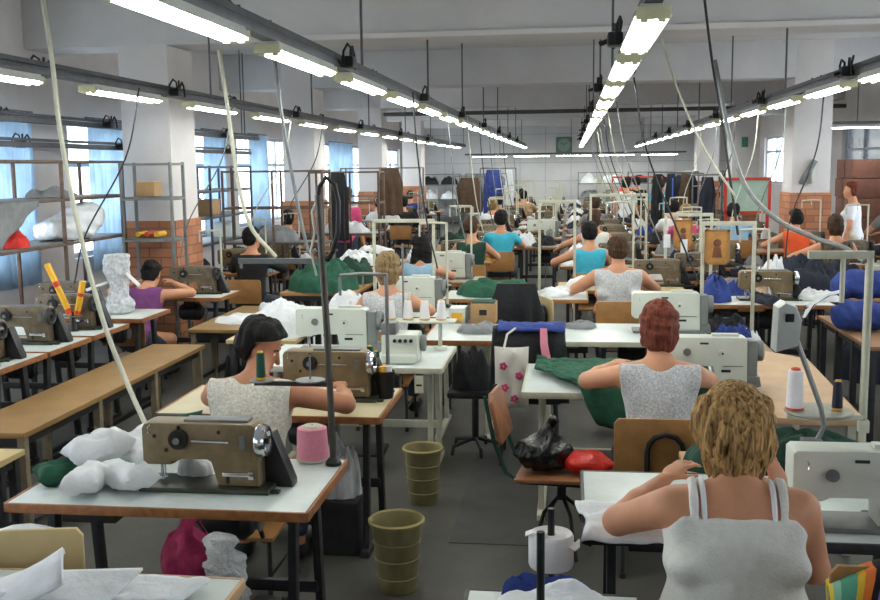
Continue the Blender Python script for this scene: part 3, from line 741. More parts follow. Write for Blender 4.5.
# curtains
curt=mat('blue_curtain',S(204,222,236),.9,var=.15,scale=3)
_nt=curt.node_tree; _b=_nt.nodes['Principled BSDF']; _tr=_nt.nodes.new('ShaderNodeBsdfTranslucent'); _mx=_nt.nodes.new('ShaderNodeMixShader'); _mx.inputs[0].default_value=.75
_nt.links.new(_b.inputs['Base Color'].links[0].from_socket,_tr.inputs[0]); _nt.links.new(_b.outputs[0],_mx.inputs[1]); _nt.links.new(_tr.outputs[0],_mx.inputs[2]); _nt.links.new(_mx.outputs[0],_nt.nodes['Material Output'].inputs[0])

def curtain(label,y0,y1,z0,z1,x=XL+.16,m=None,parent=None):
    n=int((y1-y0)*28)+8; vs=[]
    for i in range(n+1):
        y=y0+(y1-y0)*i/n; f=.045*math.sin(i*1.25)+.02*math.sin(i*.37+y)
        for z,k in ((z1,.5),((z0+z1)/2,1),(z0,1.25)): vs.append((x+f*k,y,z))
    fs=[(i*3+j,(i+1)*3+j,(i+1)*3+j+1,i*3+j+1) for i in range(n) for j in (0,1)]
    me=bpy.data.meshes.new('curtain'); me.from_pydata(vs,[],fs); bm=bmesh.new(); bm.from_mesh(me); bmesh.ops.recalc_face_normals(bm,faces=bm.faces); bmesh.ops.solidify(bm,geom=bm.faces[:],thickness=.006); bm.to_mesh(me); bm.free(); me.materials.append(m or curt); me.shade_smooth()
    o=bpy.data.objects.new('curtain',me); COL.objects.link(o)
    tag(o,label,'curtain','light blue curtains at the left windows')
    MB().cyl((x,y0-.05,z1+.01),(x,y1+.05,z1+.01),.012,n=8).obj('curtain_rod',gsteel,o)
    return o
curtain('narrow light blue curtain at far left window edge, before the first brick column',9.2,10.2,.8,2.62)
curtain('light blue curtain gathered just behind the first brick-based column on the left',11.5,13.1,.8,2.62)
curtain('light blue curtain at the middle of the bay behind the first left column',13.9,14.5,.8,2.62)
curtain('light blue curtain right beside the second left column',15.3,16.3,.8,2.62)
curtain('light blue curtain just past the second left column',17.6,18.6,.8,2.62)
curtain('light blue curtain before the third left column',21.2,22.3,.8,2.62)
curtain('distant light blue curtain past the third left column',23.7,26.2,.8,2.62)
# wall clock on the end wall
t=thing('wall_clock','square dark green clock on the far end wall above the lamps','clock')
p=aty(564,145,YB-.03); t.location=p
MB().box((0,0,0),(.56,.05,.56),bev=.02).obj('case',mat('clock_green',S(92,120,108),.5),t)
MB().lathe([(.002,-.004),(.22,-.004),(.22,.004),(.002,.004)],(0,-.028,0),28,'y').obj('dial',mat('clock_dial',S(126,150,138),.5),t)
m=MB().box((.05,-.036,.04),(.13,.006,.02),rot=(0,-.5,0)); m.box((-.06,-.036,.05),(.16,.006,.018),rot=(0,.6,0)); m.obj('hands',mat('clock_hand',S(50,60,56),.5),t)
# ------------------------------------------------------------------ lamps on rails
tubem=mat('lit_fluorescent_tube',(.98,1.0,.95),.4,var=0,emit=LAMP)
housm=mat('lamp_housing',S(206,208,200),.4,var=.05)
capm=mat('lamp_end_cap',S(214,210,170),.5,var=.05)
railm=mat('rail_paint',S(92,94,98),.45,.4,var=.2)
LZ=2.545
def mk_lamp():
    t=thing('hanging_lamp','x','lamp')
    MB().prism([(-.05,.045),(.05,.045),(.076,.0),(.072,-.004),(.03,.02),(-.03,.02),(-.072,-.004),(-.076,.0)],-.60,.60,'xz',bev=0).obj('housing',housm,t)
    for sx in (-1,1):
        MB().cyl((sx*.034,-.585,-.006),(sx*.034,.585,-.006),.0165,n=10).obj('tube',tubem,t)
    for sy in (-1,1):
        ec=MB().box((0,sy*.605,.008),(.135,.03,.05),bev=.006).obj('end_cap',capm,t)
        for sx in (-1,1): MB().box((sx*.034,sy*.588,-.012),(.03,.012,.03),bev=.003).obj('lamp_holder',capm,ec)
    return t
def mk_plug():
    t=thing('socket_box','x','power box')
    bx=MB().box((0,0,-.012),(.085,.12,.075),bev=.018).obj('box',black,t)
    MB().tube([(0,.04,.0),(.01,.08,.06),(0,.13,.085),(0,.17,.05),(.0,.19,-.04)],.009,8).obj('cable',rubber,t)
    MB().tube([(.02,-.04,.0),(.03,-.07,.07),(.02,-.12,.09),(.0,-.15,.04),(.0,-.16,-.04)],.008,8).obj('cable',rubber,t)
    MB().cyl((.02,0,.02),(.025,.0,.09),.010,n=8).obj('plug',black,bx); MB().cyl((-.04,0,-.02),(-.085,.0,-.035),.014,n=8).obj('plug',black,bx)
    return t
def lamp_row(x,y0,y1,pitch,phase,rname,z=LZ,plug=True,lamps=True):
    r=thing('lamp_rail','long grey rail carrying lamps and sockets '+rname,'rail',(x,0,0))
    b=MB().box((0,(y0+y1)/2,z+.115),(.075,y1-y0,.055),bev=.006); b.box((.0,(y0+y1)/2,z+.165),(.04,y1-y0,.03)); b.obj('channel',railm,r)
    k=0; y=phase
    while y<y1:
        MB().cyl((0,y,z+.17),(0,y,3.88),.010,n=6).obj('hanger_rod',railm,r); y+=pitch*2; k+=1
    i=0; y=phase
    while y+.6<y1:
        if lamps: 
            o=place('lamp',mk_lamp,'lit lamp, %s from the near end of the rail %s'%(ORD[i],rname),(x,y,z+.04),0,'fluorescent lamps '+rname)
        if plug and y<27:
            if y+.86<y1: place('plug',mk_plug,'black socket box with looped cable, %s along the rail %s'%(ORD[i],rname),(x+(.088 if i%2 else -.088),y+.86,z+.135),0,'socket boxes '+rname)
        y+=pitch; i+=1
A=lambda px,x: x/((px-571)/1014.)
lamp_row(-1.5,2.0,33.5,1.70,3.85,'above the left sewing row')
lamp_row(.32,3.2,33.5,1.72,4.75,'above the right sewing row')
lamp_row(-3.5,4.6,33.5,1.95,5.7,'nearest the left windows')
lamp_row(2.12,5.6,33.5,1.72,7.1,'right of the aisle')
lamp_row(-5.2,7.2,16.4,1.9,8.0,'hung unlit beside the left windows',z=2.38,lamps=False)
lamp_row(-5.35,7.2,16.4,1.9,8.6,'hung lowest at the left windows',z=2.15,lamps=False)
# ------------------------------------------------------------------ front left station
def tbl(kind,label,x,y,w,d,edge,rz=0,h=.76,top=None,legm=None,motor=True):
    k=(w,d,edge.name,h,(top or LAM).name,(legm or dsteel).name,motor)
    return place(k,lambda: mk_table(w,d,edge,top,legm,motor,h),label,(x,y,0),rz)
def mach(kind,label,x,y,z=.762,rz=0,group=None):
    mk={'old':lambda: mk_machine(brownm,bedm,'old'),'worn':lambda: mk_machine(brownm2,bedm,'old'),'new':lambda: mk_machine(whitem,gsteel,'new')}[kind]
    return place('mach_'+kind,mk,label,(x,y,z),rz,group)
def spool(m,label,x,y,z,r=.026,hh=.11,cone=.6,base=None,group=None,rz=0):
    k=('spool',m.name,r,hh,cone,(base or yellowp).name); return place(k,lambda: mk_spool(m,r,hh,cone,base),label,(x,y,z),rz,group)
def chair(label,x,y,rz=0,m=None,utube=True,wd=.40,tubem=None,seat=None):
    sh=seat-.032 if seat else .446
    k=('chair',(m or woodlt).name,utube,wd,(tubem or black).name,sh); return place(k,lambda: mk_chair(True,m,utube,wd,tubem,sh),label,(x,y,0),rz)
TH=.765
tbl(0,'white-topped sewing table with worn wooden edge, nearest on the left',-1.53,3.735,1.17,.67,wood)
mach('old','brown enamel sewing machine on the nearest left table beside pink thread',-1.40,3.665,.761)
# pole with spool arms
t=thing('thread_stand','tall dark steel thread pole on the nearest left table corner','thread stand',(-.985,3.99,.762))
MB().tube([(0,0,0),(-.012,0,.55),(-.035,0,1.13)],.0145,12).obj('pole',mat('pole_steel',S(84,78,72),.4,.5,var=.2),t)
MB().lathe([(.002,0),(.034,0),(.034,.012),(.02,.03),(.002,.03)],n=16).obj('base',black,t)
b=MB().box((-.17,0,.345),(.32,.020,.018)); b.obj('spool_arm',dsteel,t)
b=MB().box((-.20,0,.86),(.36,.014,.022)); b.cyl((-.37,0,.86),(-.37,.0,.83),.006); b.obj('guide_arm',gsteel,t)
MB().lathe([(.002,.352),(.05,.353),(.052,.358),(.004,.36),(.003,.45),(.001,.45)],(-.30,0,0),20).obj('spool_tray',gsteel,t)
MB().lathe([(.002,.355),(.06,.357),(.062,.363),(.004,.366),(.004,.47),(.001,.47)],(-.09,0,0),20).obj('spool_tray',gsteel,t)
MB().tube([(-.035,0,1.10),(-.03,.0,1.16),(.0,0,1.20),(.035,0,1.17),(.05,0,1.10),(.045,0,.98),(.02,0,.9),(-.005,0,.86)],.010,10).obj('cable',black,t)
MB().tube([(-.035,0,1.12),(-.06,-.01,1.06),(-.05,-.01,.98),(-.07,-.01,.90),(-.05,0,.80)],.005,8).obj('wire',creamt,t)
spool(thread_green,'green thread spool with yellow tip on dark pole arm, front left',-1.287,3.99,1.124,.02,.12,.8)
# pink thread cone
o=spool(thread_pink,'big pink thread cone behind the nearest left sewing machine',-1.09,4.05,TH,.068,.15,.86,creamt)
# padded white and green pieces
pd=lambda n_,l_,*a: pillow(n_,l_,'garment piece',*a)
pd('padded_piece','white padded garment piece lying nearest the brown machine foot',(-1.73,3.60,TH+.05),.15,.34,.045,cl_white,(R_(-8),R_(6),R_(52)),1,'padded pieces on the nearest left table')
pd('padded_piece','white padded piece in the middle of the heap, pointing at table front',(-1.86,3.56,TH+.048),.15,.28,.046,cl_white,(R_(-6),R_(-6),R_(12)),2,'padded pieces on the nearest left table')
pd('padded_piece','green padded piece at the left corner of the nearest table',(-2.0,3.67,TH+.042),.15,.26,.04,cl_green,(R_(0),R_(4),R_(-50)),3,'padded pieces on the nearest left table')
pd('padded_piece','white padded piece heaped on top of the green one',(-1.90,3.74,TH+.125),.16,.28,.05,cl_white,(R_(6),R_(-5),R_(-48)),4,'padded pieces on the nearest left table')
pd('padded_piece','white padded piece with green lining behind the heap, against the machine head',(-1.78,3.90,TH+.10),.16,.30,.05,cl_white,(R_(10),R_(14),R_(-15)),5,'padded pieces on the nearest left table')
pd('padded_piece','dark green padded piece standing behind the white heap',(-1.66,4.0,TH+.11),.2,.2,.04,cl_dgreen,(R_(65),0,R_(20)),6,'padded pieces on the nearest left table')
heap('cloth_piece','white cloth lying under the needle of the nearest brown machine','cloth',(-1.50,3.765,.783),.07,.06,.09,cl_white,4)
# under T1
t=thing('drawstring_bag','pink mesh drawstring bag hanging under the nearest left table','bag',aty(190,556,3.52)); t.scale=(.88,.88,.76)
s=SDF((-.2,-.2,-.25),(.2,.2,.3),.011); s.ell((0,0,-.02),(.135,.11,.15)); s.cone((0,0,.1),(.02,0,.21),.07,.03,.05); s.wobble(.006,45,3); s.obj('sack',pink_bag,t)
MB().tube([(.03,-.01,.20),(.09,-.06,.16),(.12,-.085,.08),(.13,-.06,.0)],.008,8).obj('cord',black,t)
b=MB().ribbon([(.02,-.03,.16),(.10,-.08,.13),(.16,-.09,.05)],.05,.006,(.3,0,1)); b.obj('handle',cl_pink,t)
s=SDF((-.2,-.2,-.3),(.2,.2,.3),.012); s.ell((0,0,-.02),(.075,.06,.10)); s.ell((.03,-.01,-.12),(.06,.05,.06)); s.ell((-.01,-.02,.08),(.06,.05,.05)); s.wobble(.012,60,5)
o=s.obj('plush_toy',plush); o.location=aty(226,572,3.42)+Vector((0,0,.03)); tag(o,'fluffy white plush thing hanging beside the pink bag under table','soft toy')
t=thing('machine_pedal_box','dark metal box under the nearest left table','box',(-1.22,3.72,.0)); MB().box((0,0,.11),(.16,.3,.22),bev=.01).obj('case',dsteel,t); MB().box((0,0,.235),(.10,.2,.03),bev=.006).obj('lid',black,t)
heap('paper_waste','white paper and cloth scraps lying under the front left table','scraps',(-1.84,3.62,.001),.12,.14,.09,cl_white,9)
# far-left hose from the ceiling
hose('hanging_hose','cream hose sagging from the ceiling to the nearest left machine','hose',[aty(42,-6,4.6),aty(52,60,4.5),aty(60,130,4.4),aty(78,225,4.3),aty(103,320,4.2),aty(128,385,4.1),aty(150,434,4.0)],.011,creamt)
hose('hanging_hose','cream hose curving from above down to the dark stand left of centre','hose',[aty(219,50,6.3),aty(228,110,6.3),aty(237,175,6.25),aty(250,225,6.2),aty(276,257,6.2)],.013,creamt)
hose('hanging_hose','grey hose hanging behind the tall dark pole','hose',[aty(270,20,7.0),aty(281,110,7.0),aty(294,185,7.0),aty(302,225,7.0),aty(309,252,7.0),aty(316,250,7.0)],.013,gsteel)
hose('hanging_hose','long grey hose sweeping down to the right edge workers','hose',[aty(715,60,8.5),aty(728,130,8.4),aty(745,185,8.2),aty(775,218,8.0),aty(815,238,7.8),aty(845,248,7.6),aty(864,262,7.4)],.018,gsteel)
hose('hanging_hose','thin grey cable falling across the right pillars','cable',[aty(704,-5,9.5),aty(712,60,9.5),aty(722,120,9.5),aty(731,185,9.5),aty(738,235,9.5)],.012,dsteel)
hose('hanging_hose','pale cord slanting down past the right lamps','cable',[aty(660,35,9),aty(680,95,9),aty(705,150,9),aty(735,196,9)],.010,creamt)
# ------------------------------------------------------------------ second left station
tbl(0,'sewing table with pale top where the dark-haired woman in lace sits',-1.53,5.13,1.17,.67,wood,top=mat('cream_laminate',S(208,196,160),.4,var=.08,scale=6))
mach('old','brown enamel sewing machine in front of the dark-haired woman with turned head',-1.28,5.19,.761)
person('dark-haired woman in white lace sleeveless top turned to the right',(-1.53,4.45,0),rz=0,seat=.38,g=1.12,lean=.40,turn=-1.5,nod=.55,hands=[(-.12,.56,.875),(.36,.50,.87)],poles=[(-1,-.3,-.3),(1,-.6,-.3)],hair=('curly',hair_dark),top=('vest',lace2),sk=skin2,vox=.0085)
chair('wooden chair under the dark-haired woman in lace',-1.53,4.41,0,woodlt,False,seat=.38)
t=place('frameA',lambda: mk_frame(.26,.66,.12,gsteel),'thin grey thread stand at the right end of the second left table',(-1.0,5.36,.762))
spool(thread_green,'green spool on the thin stand tray, second left table',-1.065,5.36,.895,.02,.10,.8,group='green spools on the second left table')
spool(thread_green,'green spool standing behind the brown machine wheel, second left table',-1.11,5.41,TH+.15,.02,.10,.8)
t=thing('tin_can','black can of yellow and white bobbins beside the second brown machine','can',(-.99,5.22,.762))
MB().lathe([(.04,0),(.055,.15),(.050,.15),(.038,.006),(.002,.006)],n=18).obj('cup',black,t)
for k,(a,bm_) in enumerate(((-.018,yellowp),(.018,thread_white),(.0,yellowp))): MB().lathe([(.002,.10),(.02,.10),(.02,.175),(.002,.175)],(a,.018*(k-1),0),12).obj('bobbin',bm_,t)
o=MB().lathe([(.028,0),(.028,.148),(.002,.15)],n=14).obj('bobbin_case',gsteel); o.location=(-1.11,5.41,.762); tag(o,'small grey tin holding up a green spool, second left table','tin')
heap('bag_heap','white crumpled plastic bag under the second left table','bag',(-1.19,4.98,.296),.10,.10,.26,plastic_white,3)
o=MB().box((-1.19,4.98,.146),(.22,.24,.29),bev=.01).obj('crate',dsteel); tag(o,'dark crate under the second left table holding a white bag','crate')
# baskets
def mk_basket():
    t=thing('waste_basket','x','basket')
    pr=[(.105,0),(.112,.012),(.145,.40),(.156,.405),(.160,.42),(.150,.425),(.141,.405),(.108,.02),(.002,.018)]
    MB().lathe(pr,n=40).obj('tub',basketm,t)
    b=MB()
    for z in (.09,.20,.30): 
        r=.112+.033*z/.4; b.lathe([(r,z-.004),(r+.004,z),(r,z+.004)],n=40)
    b.obj('rib',basketm,t)
    MB().lathe([(.150,.40),(.162,.405),(.165,.42),(.155,.43),(.146,.42)],n=40,closed=True).obj('rim',mat('basket_rim',S(156,142,86),.5),t)
    return t
p=atz(393,600,0); place('basket',mk_basket,'olive plastic waste basket in the aisle beside the nearest left table',(p.x,p.y+.13,0)).scale=(.82,.82,.82)
p=atz(425,492,0); place('basket',mk_basket,'olive brown waste basket farther up the aisle, under the white table',(-.87,5.745,0)).scale=(.76,.76,.8)
# ------------------------------------------------------------------ third left station (pale modern)
tbl(2,'white table with overlock machine and four cones, third on the left',-1.40,6.42,1.22,.78,creamt,legm=creamt)
mach('new','cream sewing machine on the white table behind the dark-haired woman',-1.58,6.58,.761)
t=thing('overlock_machine','cream overlock machine on the right half of the third left table','overlock machine',(-1.08,6.30,.762))
MB().box((0,0,.09),(.24,.2,.18),bev=.02).obj('body',whitem,t); MB().box((-.07,-.04,.215),(.10,.12,.08),bev=.015).obj('head',gsteel,t)
MB().box((0,-.13,.03),(.22,.08,.05),bev=.01).obj('cloth_plate',whitem,t)
b=MB()
for k in range(4): b.lathe([(.002,-.006),(.012,-.006),(.012,.008),(.002,.01)],(-.03+.035*k,-.105,.14),10,'y')
b.obj('tension_knobs',dsteel,t); MB().lathe([(.01,0),(.05,0),(.055,.01),(.05,.03),(.01,.03)],(.125,0,.11),18,'x').obj('handwheel',greym,t)
t=thing('cone_stand','white cone tray on a post above the third left table','thread stand',(-1.0,6.68,.762))
MB().cyl((.12,0,0),(.12,0,.19),.014,n=10).obj('post',whitem,t); MB().box((-.03,0,.195),(.52,.16,.014),bev=.005).obj('tray',whitem,t)
MB().lathe([(.002,0),(.05,0),(.045,.02),(.002,.02)],(.12,0,0),16).obj('base',whitem,t)
MB().cyl((-.14,.05,.2),(-.14,.05,.72),.007,n=8).obj('guide_post',gsteel,t)
for k,x in enumerate((-1.22,-1.10,-.985,-.87)):
    spool(thread_white,'white thread cone, %s from the left on the white cone tray'%ORD[k],x,6.68,.966,.036,.14,.62,group='white cones on the third left table')
o=MB().box((0,0,0),(.055,.006,.11)).obj('hanging_tag',mat('paper_tag',S(206,204,180),.8)); o.location=(-.93,6.02,.66); tag(o,'small cream paper tag hung on the front of the third left table','tag')
MB().box((0,-.0045,-.005),(.035,.002,.012)).obj('printed_mark',black,o)
tbl(3,'white table extension beside the blue-covered chair in the centre aisle',-.78,7.42,.56,.78,wood,motor=False,legm=creamt)
heap('grey_cloth','crumpled grey cloth on the white table extension','cloth',(-.68,7.42,TH),.15,.12,.07,cl_grey,21)
# ------------------------------------------------------------------ right side, front
tbl(4,'white sewing table of the front woman in tank top',.66,3.645,1.22,.72,dsteel)
mach('new','large cream sewing machine right of the front woman',1.0,3.46,.761).scale=(.95,.95,.93)
person('woman with streaked blonde hair in white tank top, front right',(.505,2.98,0),seat=.385,g=1.16,lean=.20,turn=.05,nod=.22,hands=[(-.18,.44,.915),(.19,.29,.93)],poles=[(-.9,-.8,-.52),(.45,-.35,-1.2)],hair=('wavy',hair_blonde),top=('tank',white_knit),sk=skin,vox=.0075)
t=thing('stool','black stool under the front woman in tank top','stool',(.505,2.95,0)); t.scale=(1,1,.90); MB().lathe([(.01,.36),(.19,.36),(.2,.375),(.19,.39),(.01,.39)],n=24).obj('seat',black,t)
for k in range(4):
    q=PI/4+k*PI/2; MB().cyl((.13*math.cos(q),.13*math.sin(q),.37),(.19*math.cos(q),.19*math.sin(q),0),.013,n=8).obj('leg',dsteel,t)
drape('white_sheet','white cloth sheet folded at the left end of the front right table','cloth',lambda u,v:(.04+u*.36+.02*math.sin(v*5),3.26+v*.3,TH+.012+.018*noi(u*5,v*5,3)+(-.035*max(0,1-v*6)) ),18,16,.008,cl_white)
t=thing('thread_stand','cream post with round spool plate right of the front cream machine','thread stand',(1.135,3.98,.762))
MB().cyl((0,0,0),(0,0,.90),.013,n=12).obj('post',creamt,t); MB().box((-.14,0,.25),(.30,.024,.022),bev=.004).obj('spool_arm',creamt,t)
MB().lathe([(.002,.263),(.125,.265),(.13,.272),(.125,.277),(.002,.277)],(-.17,0,0),28).obj('spool_tray',mat('tray_grey',S(148,148,134),.5,.2),t)
MB().box((0,0,.215),(.04,.04,.05),bev=.006).obj('clamp',creamt,t); MB().lathe([(.002,0),(.04,0),(.04,.012),(.02,.03),(.002,.03)],n=16).obj('base',dsteel,t)
b=MB().box((-.11,0,.885),(.24,.03,.03),bev=.004); b.cyl((-.10,0,.88),(-.10,0,.70),.010,n=8); b.obj('guide_arm',creamt,t)
spool(thread_white,'white thread cone with red ends on round plate, front right',.875,3.98,1.04,.033,.165,.8,thread_red)
spool(thread_navy,'navy thread spool with yellow tip on the round plate',1.035,3.98,1.04,.020,.12,.8)
t=thing('work_lamp','grey box-headed work lamp on jointed arm, front right','lamp',(.90,3.80,.762))
MB().box((0,0,.10),(.075,.05,.22),bev=.006).obj('clamp',gsteel,t)
MB().tube([(.02,0,.20),(.045,0,.26),(.03,0,.33),(-.08,0,.62)],.010,8).obj('arm',gsteel,t)
p=MB().prism([(-.035,-.10),(.045,-.075),(.055,.02),(.035,.07),(-.005,.085),(-.03,.065)],-.055,.055,'xz',bev=.008); hd=p.obj('lamp_head',mat('lamp_head_grey',S(176,180,176),.35,.2,var=.08),t); hd.location=(-.115,0,.645)
MB().box((.01,-.058,.03),(.03,.006,.03)).obj('switch',black,hd)
# cloths right of front machine
heap('green_cloth','dark green padded cloth heaped behind the front right machine','cloth',(.93,4.36,.687),.42,.17,.17,cl_dgreen,31)
o=MB().box((1.0,4.38,.67),(1.0,.42,.03),bev=.005).obj('side_board',woodtan); tag(o,'low tan board behind the front right machine holding green cloth','table')
b=MB()
for sx in (-1,1):
    for sy in (-1,1): b=MB().cyl((.98+sx*.43,4.38+sy*.17,0),(.98+sx*.43,4.38+sy*.17,.656),.014).obj('leg',creamt,o)
heap('white_cloth','pale grey sheet bunched at the right edge behind the cream machine','cloth',(1.33,4.22,.687),.14,.14,.2,cl_white,33)
# small metal bits on front table
o=MB().box((0,0,.006),(.10,.022,.01),bev=.003).obj('tweezers',chrome); o.location=(.72,3.95,.763); o.rotation_euler=(0,0,.7); tag(o,'small chrome tool behind the front cream machine','tool')
o=MB().lathe([(.002,0),(.02,0),(.02,.012),(.002,.014)],n=14).obj('bobbin',black); o.location=(1.04,3.56,.763); tag(o,'small black bobbin on the front right table','bobbin')
# towel chair bottom right
t=thing('towel','bright purple, yellow and green striped towel over a chair back, bottom right','towel')
def towelmat():
    m=bpy.data.materials.new('striped_towel'); m.use_nodes=True; nt=m.node_tree; bs=nt.nodes['Principled BSDF']; tc=nt.nodes.new('ShaderNodeTexCoord')
    vd=nt.nodes.new('ShaderNodeVectorMath'); vd.operation='DISTANCE'; vd.inputs[1].default_value=(1.06,2.70,.82)
    nt.links.new(tc.outputs['Object'],vd.inputs[0]); mr=nt.nodes.new('ShaderNodeMapRange'); mr.inputs['From Min'].default_value=.0; mr.inputs['From Max'].default_value=.42
    nt.links.new(vd.outputs['Value'],mr.inputs['Value'])
    r=nt.nodes.new('ShaderNodeValToRGB'); r.color_ramp.interpolation='CONSTANT'; e=r.color_ramp.elements
    cols=[(0,S(120,92,170)),(.55,S(120,92,170)),(.58,S(24,20,24)),(.62,S(226,120,50)),(.67,S(224,180,50)),(.71,S(90,160,130)),(.80,S(150,200,170)),(.84,S(230,200,60)),(.95,S(200,60,60))]
    e[0].position=0; e[0].color=(*cols[0][1],1); e[1].position=cols[1][0]; e[1].color=(*cols[1][1],1)
    for p_,c_ in cols[2:]: x=e.new(p_); x.color=(*c_,1)
    nt.links.new(mr.outputs['Result'],r.inputs['Fac']); nt.links.new(r.outputs['Color'],bs.inputs['Base Color']); bs.inputs['Roughness'].default_value=.9
    return m
bpy.data.objects.remove(t)
def tw(u,v_):
    x=.705+u*.33; a=(v_-.5)*2
    return (x+.01*math.sin(a*4),2.72+.045*max(-1,min(1,a*6)) +.012*math.sin(u*9+a*2)*abs(a),.95-.36*max(0,abs(a)-.1)-.05*(1-u)**2*2)
o=drape('towel','bright purple, yellow and green striped towel over a chair back, bottom right','towel',tw,22,40,.008,towelmat())
t=chair('wooden chair under the striped towel at bottom right',.915,2.467,PI,woodlt,False,seat=.535)
# white paper roll on rod + table at bottom centre
tbl(5,'white table at the bottom centre carrying folded cloth',-.05,2.74,.52,.40,dsteel,motor=False,h=.70)
heap('white_cloth','folded white cloth with blue garment under it, bottom centre','cloth',(-.03,2.76,.703),.20,.14,.085,cl_white,41,fold=.2)
heap('blue_garment','blue and orange garment edge behind the white cloth, bottom centre','cloth',(-.07,2.915,.703),.14,.025,.07,cl_blue,42)
t=thing('roll_stand','black rod holding a white tape roll, bottom centre','stand',(-.075,2.57,.703)); MB().cyl((0,0,0),(0,0,.33),.011,n=10).obj('rod',black,t); MB().lathe([(.002,0),(.05,0),(.05,.012),(.002,.014)],n=16).obj('base',black,t)
t=thing('tape_roll_stand','white roll of tape on a black stand in the aisle, centre bottom','roll',(-.06,3.25,0))
MB().cyl((0,0,0),(0,0,.86),.012,n=10).obj('rod',black,t); MB().lathe([(.002,0),(.13,0),(.13,.02),(.002,.03)],n=20).obj('base',black,t)
MB().lathe([(.016,.66),(.072,.66),(.076,.67),(.076,.765),(.070,.775),(.052,.765),(.016,.77)],n=28,closed=True).obj('tape_roll',thread_white,t)
MB().ribbon([(-.02,-.02,.775),(-.06,-.02,.785),(-.085,-.02,.775)],.04,.003,(0,1,0)).obj('tape_end',thread_white,t)
MB().ribbon([(.06,-.03,.75),(.08,-.03,.74),(.095,-.02,.75)],.05,.003,(0,1,.2)).obj('tape_end',thread_white,t)
# bottom left
tbl(6,'white table at the bottom left corner with folded papers',-1.56,2.50,1.15,.62,woodtan,motor=False)
drape('folded_cloth','white folded paper pattern, curled upright, bottom left','paper',lambda u,v_:(-1.72+u*.34-.1*v_,2.45+v_*.20+.02*u,TH+.005+.10*u*u+.05*math.sin(v_*3)*u),16,10,.01,cl_white)
drape('folded_cloth','white folded paper pattern lying behind the curled one, bottom left','paper',lambda u,v_:(-1.60+u*.30+.05*v_,2.50+v_*.16+.03*u,TH+.012+.05*u*v_+.04*(1-u)),12,10,.009,cl_white)
drape('folded_cloth','flat stack of white pattern sheets on the bottom left table','paper',lambda u,v_:(-1.40+u*.30+.04*v_,2.56+v_*.17,TH+.018+.008*noi(u*6,v_*6)),12,10,.012,cl_white)
pillow('white_bag','white plastic bag lying at the far left bottom edge','bag',(-2.02,3.15,.62),.5,.35,.10,plastic_white,(R_(10),0,R_(20)),8)
chair('beige wooden chair with screw holes at the bottom left',-1.80,3.15,.2,beige,False,.36)
# ------------------------------------------------------------------ red-haired woman station
tbl(7,'white table under the green quilt, red-haired woman station',.36,5.82,1.24,.80,creamt,legm=creamt,motor=False)
mach('new','cream sewing machine in front of the red-haired woman',.77,5.70,.761).scale=(.93,.93,.93)
person('red-haired woman in white lace sleeveless top at the green quilt',(.45,5.02,0),seat=.37,g=1.08,lean=.16,nod=.3,hands=[(-.22,.47,.90),(.12,.50,.90)],poles=[(-1,-.35,-.35),(1,-.35,-.35)],hair=('bob',hair_red),top=('vest',lace),vox=.0085)
chair('plywood chair with black hoop back under the red-haired woman',.45,4.97,0,woodlt,True,.46,seat=.37)
for c_ in [c_ for c_ in COL.objects if c_.parent and c_.parent.get('label','').startswith('plywood chair with black hoop') and c_.name.split('.')[0]=='backrest']: c_.location.z+=.055
for c_ in [c_ for c_ in COL.objects if c_.parent and c_.parent.get('label','').startswith('plywood chair with black hoop') and c_.name.split('.')[0]=='back_tube']: c_.location.z+=.055
def quilt(u,v_):
    x=-.20+u*1.0; L=.95*v_; b0=.62-.55*max(0,(.45-u)/.45)           # cloth runs from the back edge forward and over the table front
    y0=6.14; yy=y0-L*(1.0 if u>.35 else .25+.75*u/.35)
    z=TH+.022+.030*abs(noi(u*7,v_*7,2))+.022*abs(noi(u*15,v_*15))+.02*math.sin(u*9)*v_*.4
    fr=5.395
    if yy<fr: d=fr-yy; z=z-d*.95; yy=fr-.015-.05*math.sin(min(1,d*5)*PI/2)-.01*math.sin(u*20)
    return (x,yy,z)
drape('green_quilt','quilted green cloth spread on the red-haired woman\'s table','quilt',quilt,64,56,.016,cl_green)
o=MB().prism([(.0,0),(.42,0),(.50,1.6),(.12,2.05),(.0,2.05)],.70,.735,'xy',bev=.004).obj('tan_table',woodtan); o.location=(1.03,5.05,0); tag(o,'tan-topped side table right of the red-haired woman','table')
for (x,y) in ((.06,.1),(.38,.1),(.08,1.9),(.42,1.5)): MB().box((x,y,.35),(.04,.04,.70)).obj('leg',creamt,o)
agedw=mat('aged_wood',S(150,98,64),.5,var=.25)
t=thing('chair','old green-framed wooden chair on a pedestal in the aisle, carrying the bags','chair',(-.07,5.06,0),-.12)
MB().box((.03,0,.425),(.44,.38,.02),rot=(0,R_(-2),0),bev=.006).obj('seat',agedw,t)
o=MB().prism([(-.15,-.12),(.15,-.12),(.165,-.07),(.15,.10),(.10,.14),(-.10,.14),(-.15,.10),(-.165,-.07)],-.012,.012,'yz',bev=.008).obj('backrest',agedw,t); o.location=(-.29,0,.71); o.rotation_euler=(0,R_(-14),0)
for sy in (-1,1): MB().tube([(-.345,sy*.14,.84),(-.30,sy*.15,.62),(-.235,sy*.15,.45),(-.16,sy*.15,.405),(.20,sy*.15,.405)],.011,8).obj('frame_tube',cl_dgreen,t)
MB().cyl((.03,0,.41),(.03,0,.28),.024).obj('column',black,t)
for k in range(4):
    q=k*PI/2+.6; MB().tube([(.03,0,.31),(.03+.10*math.cos(q),.10*math.sin(q),.22),(.03+.17*math.cos(q),.17*math.sin(q),0)],.011,8).obj('leg',black,t)
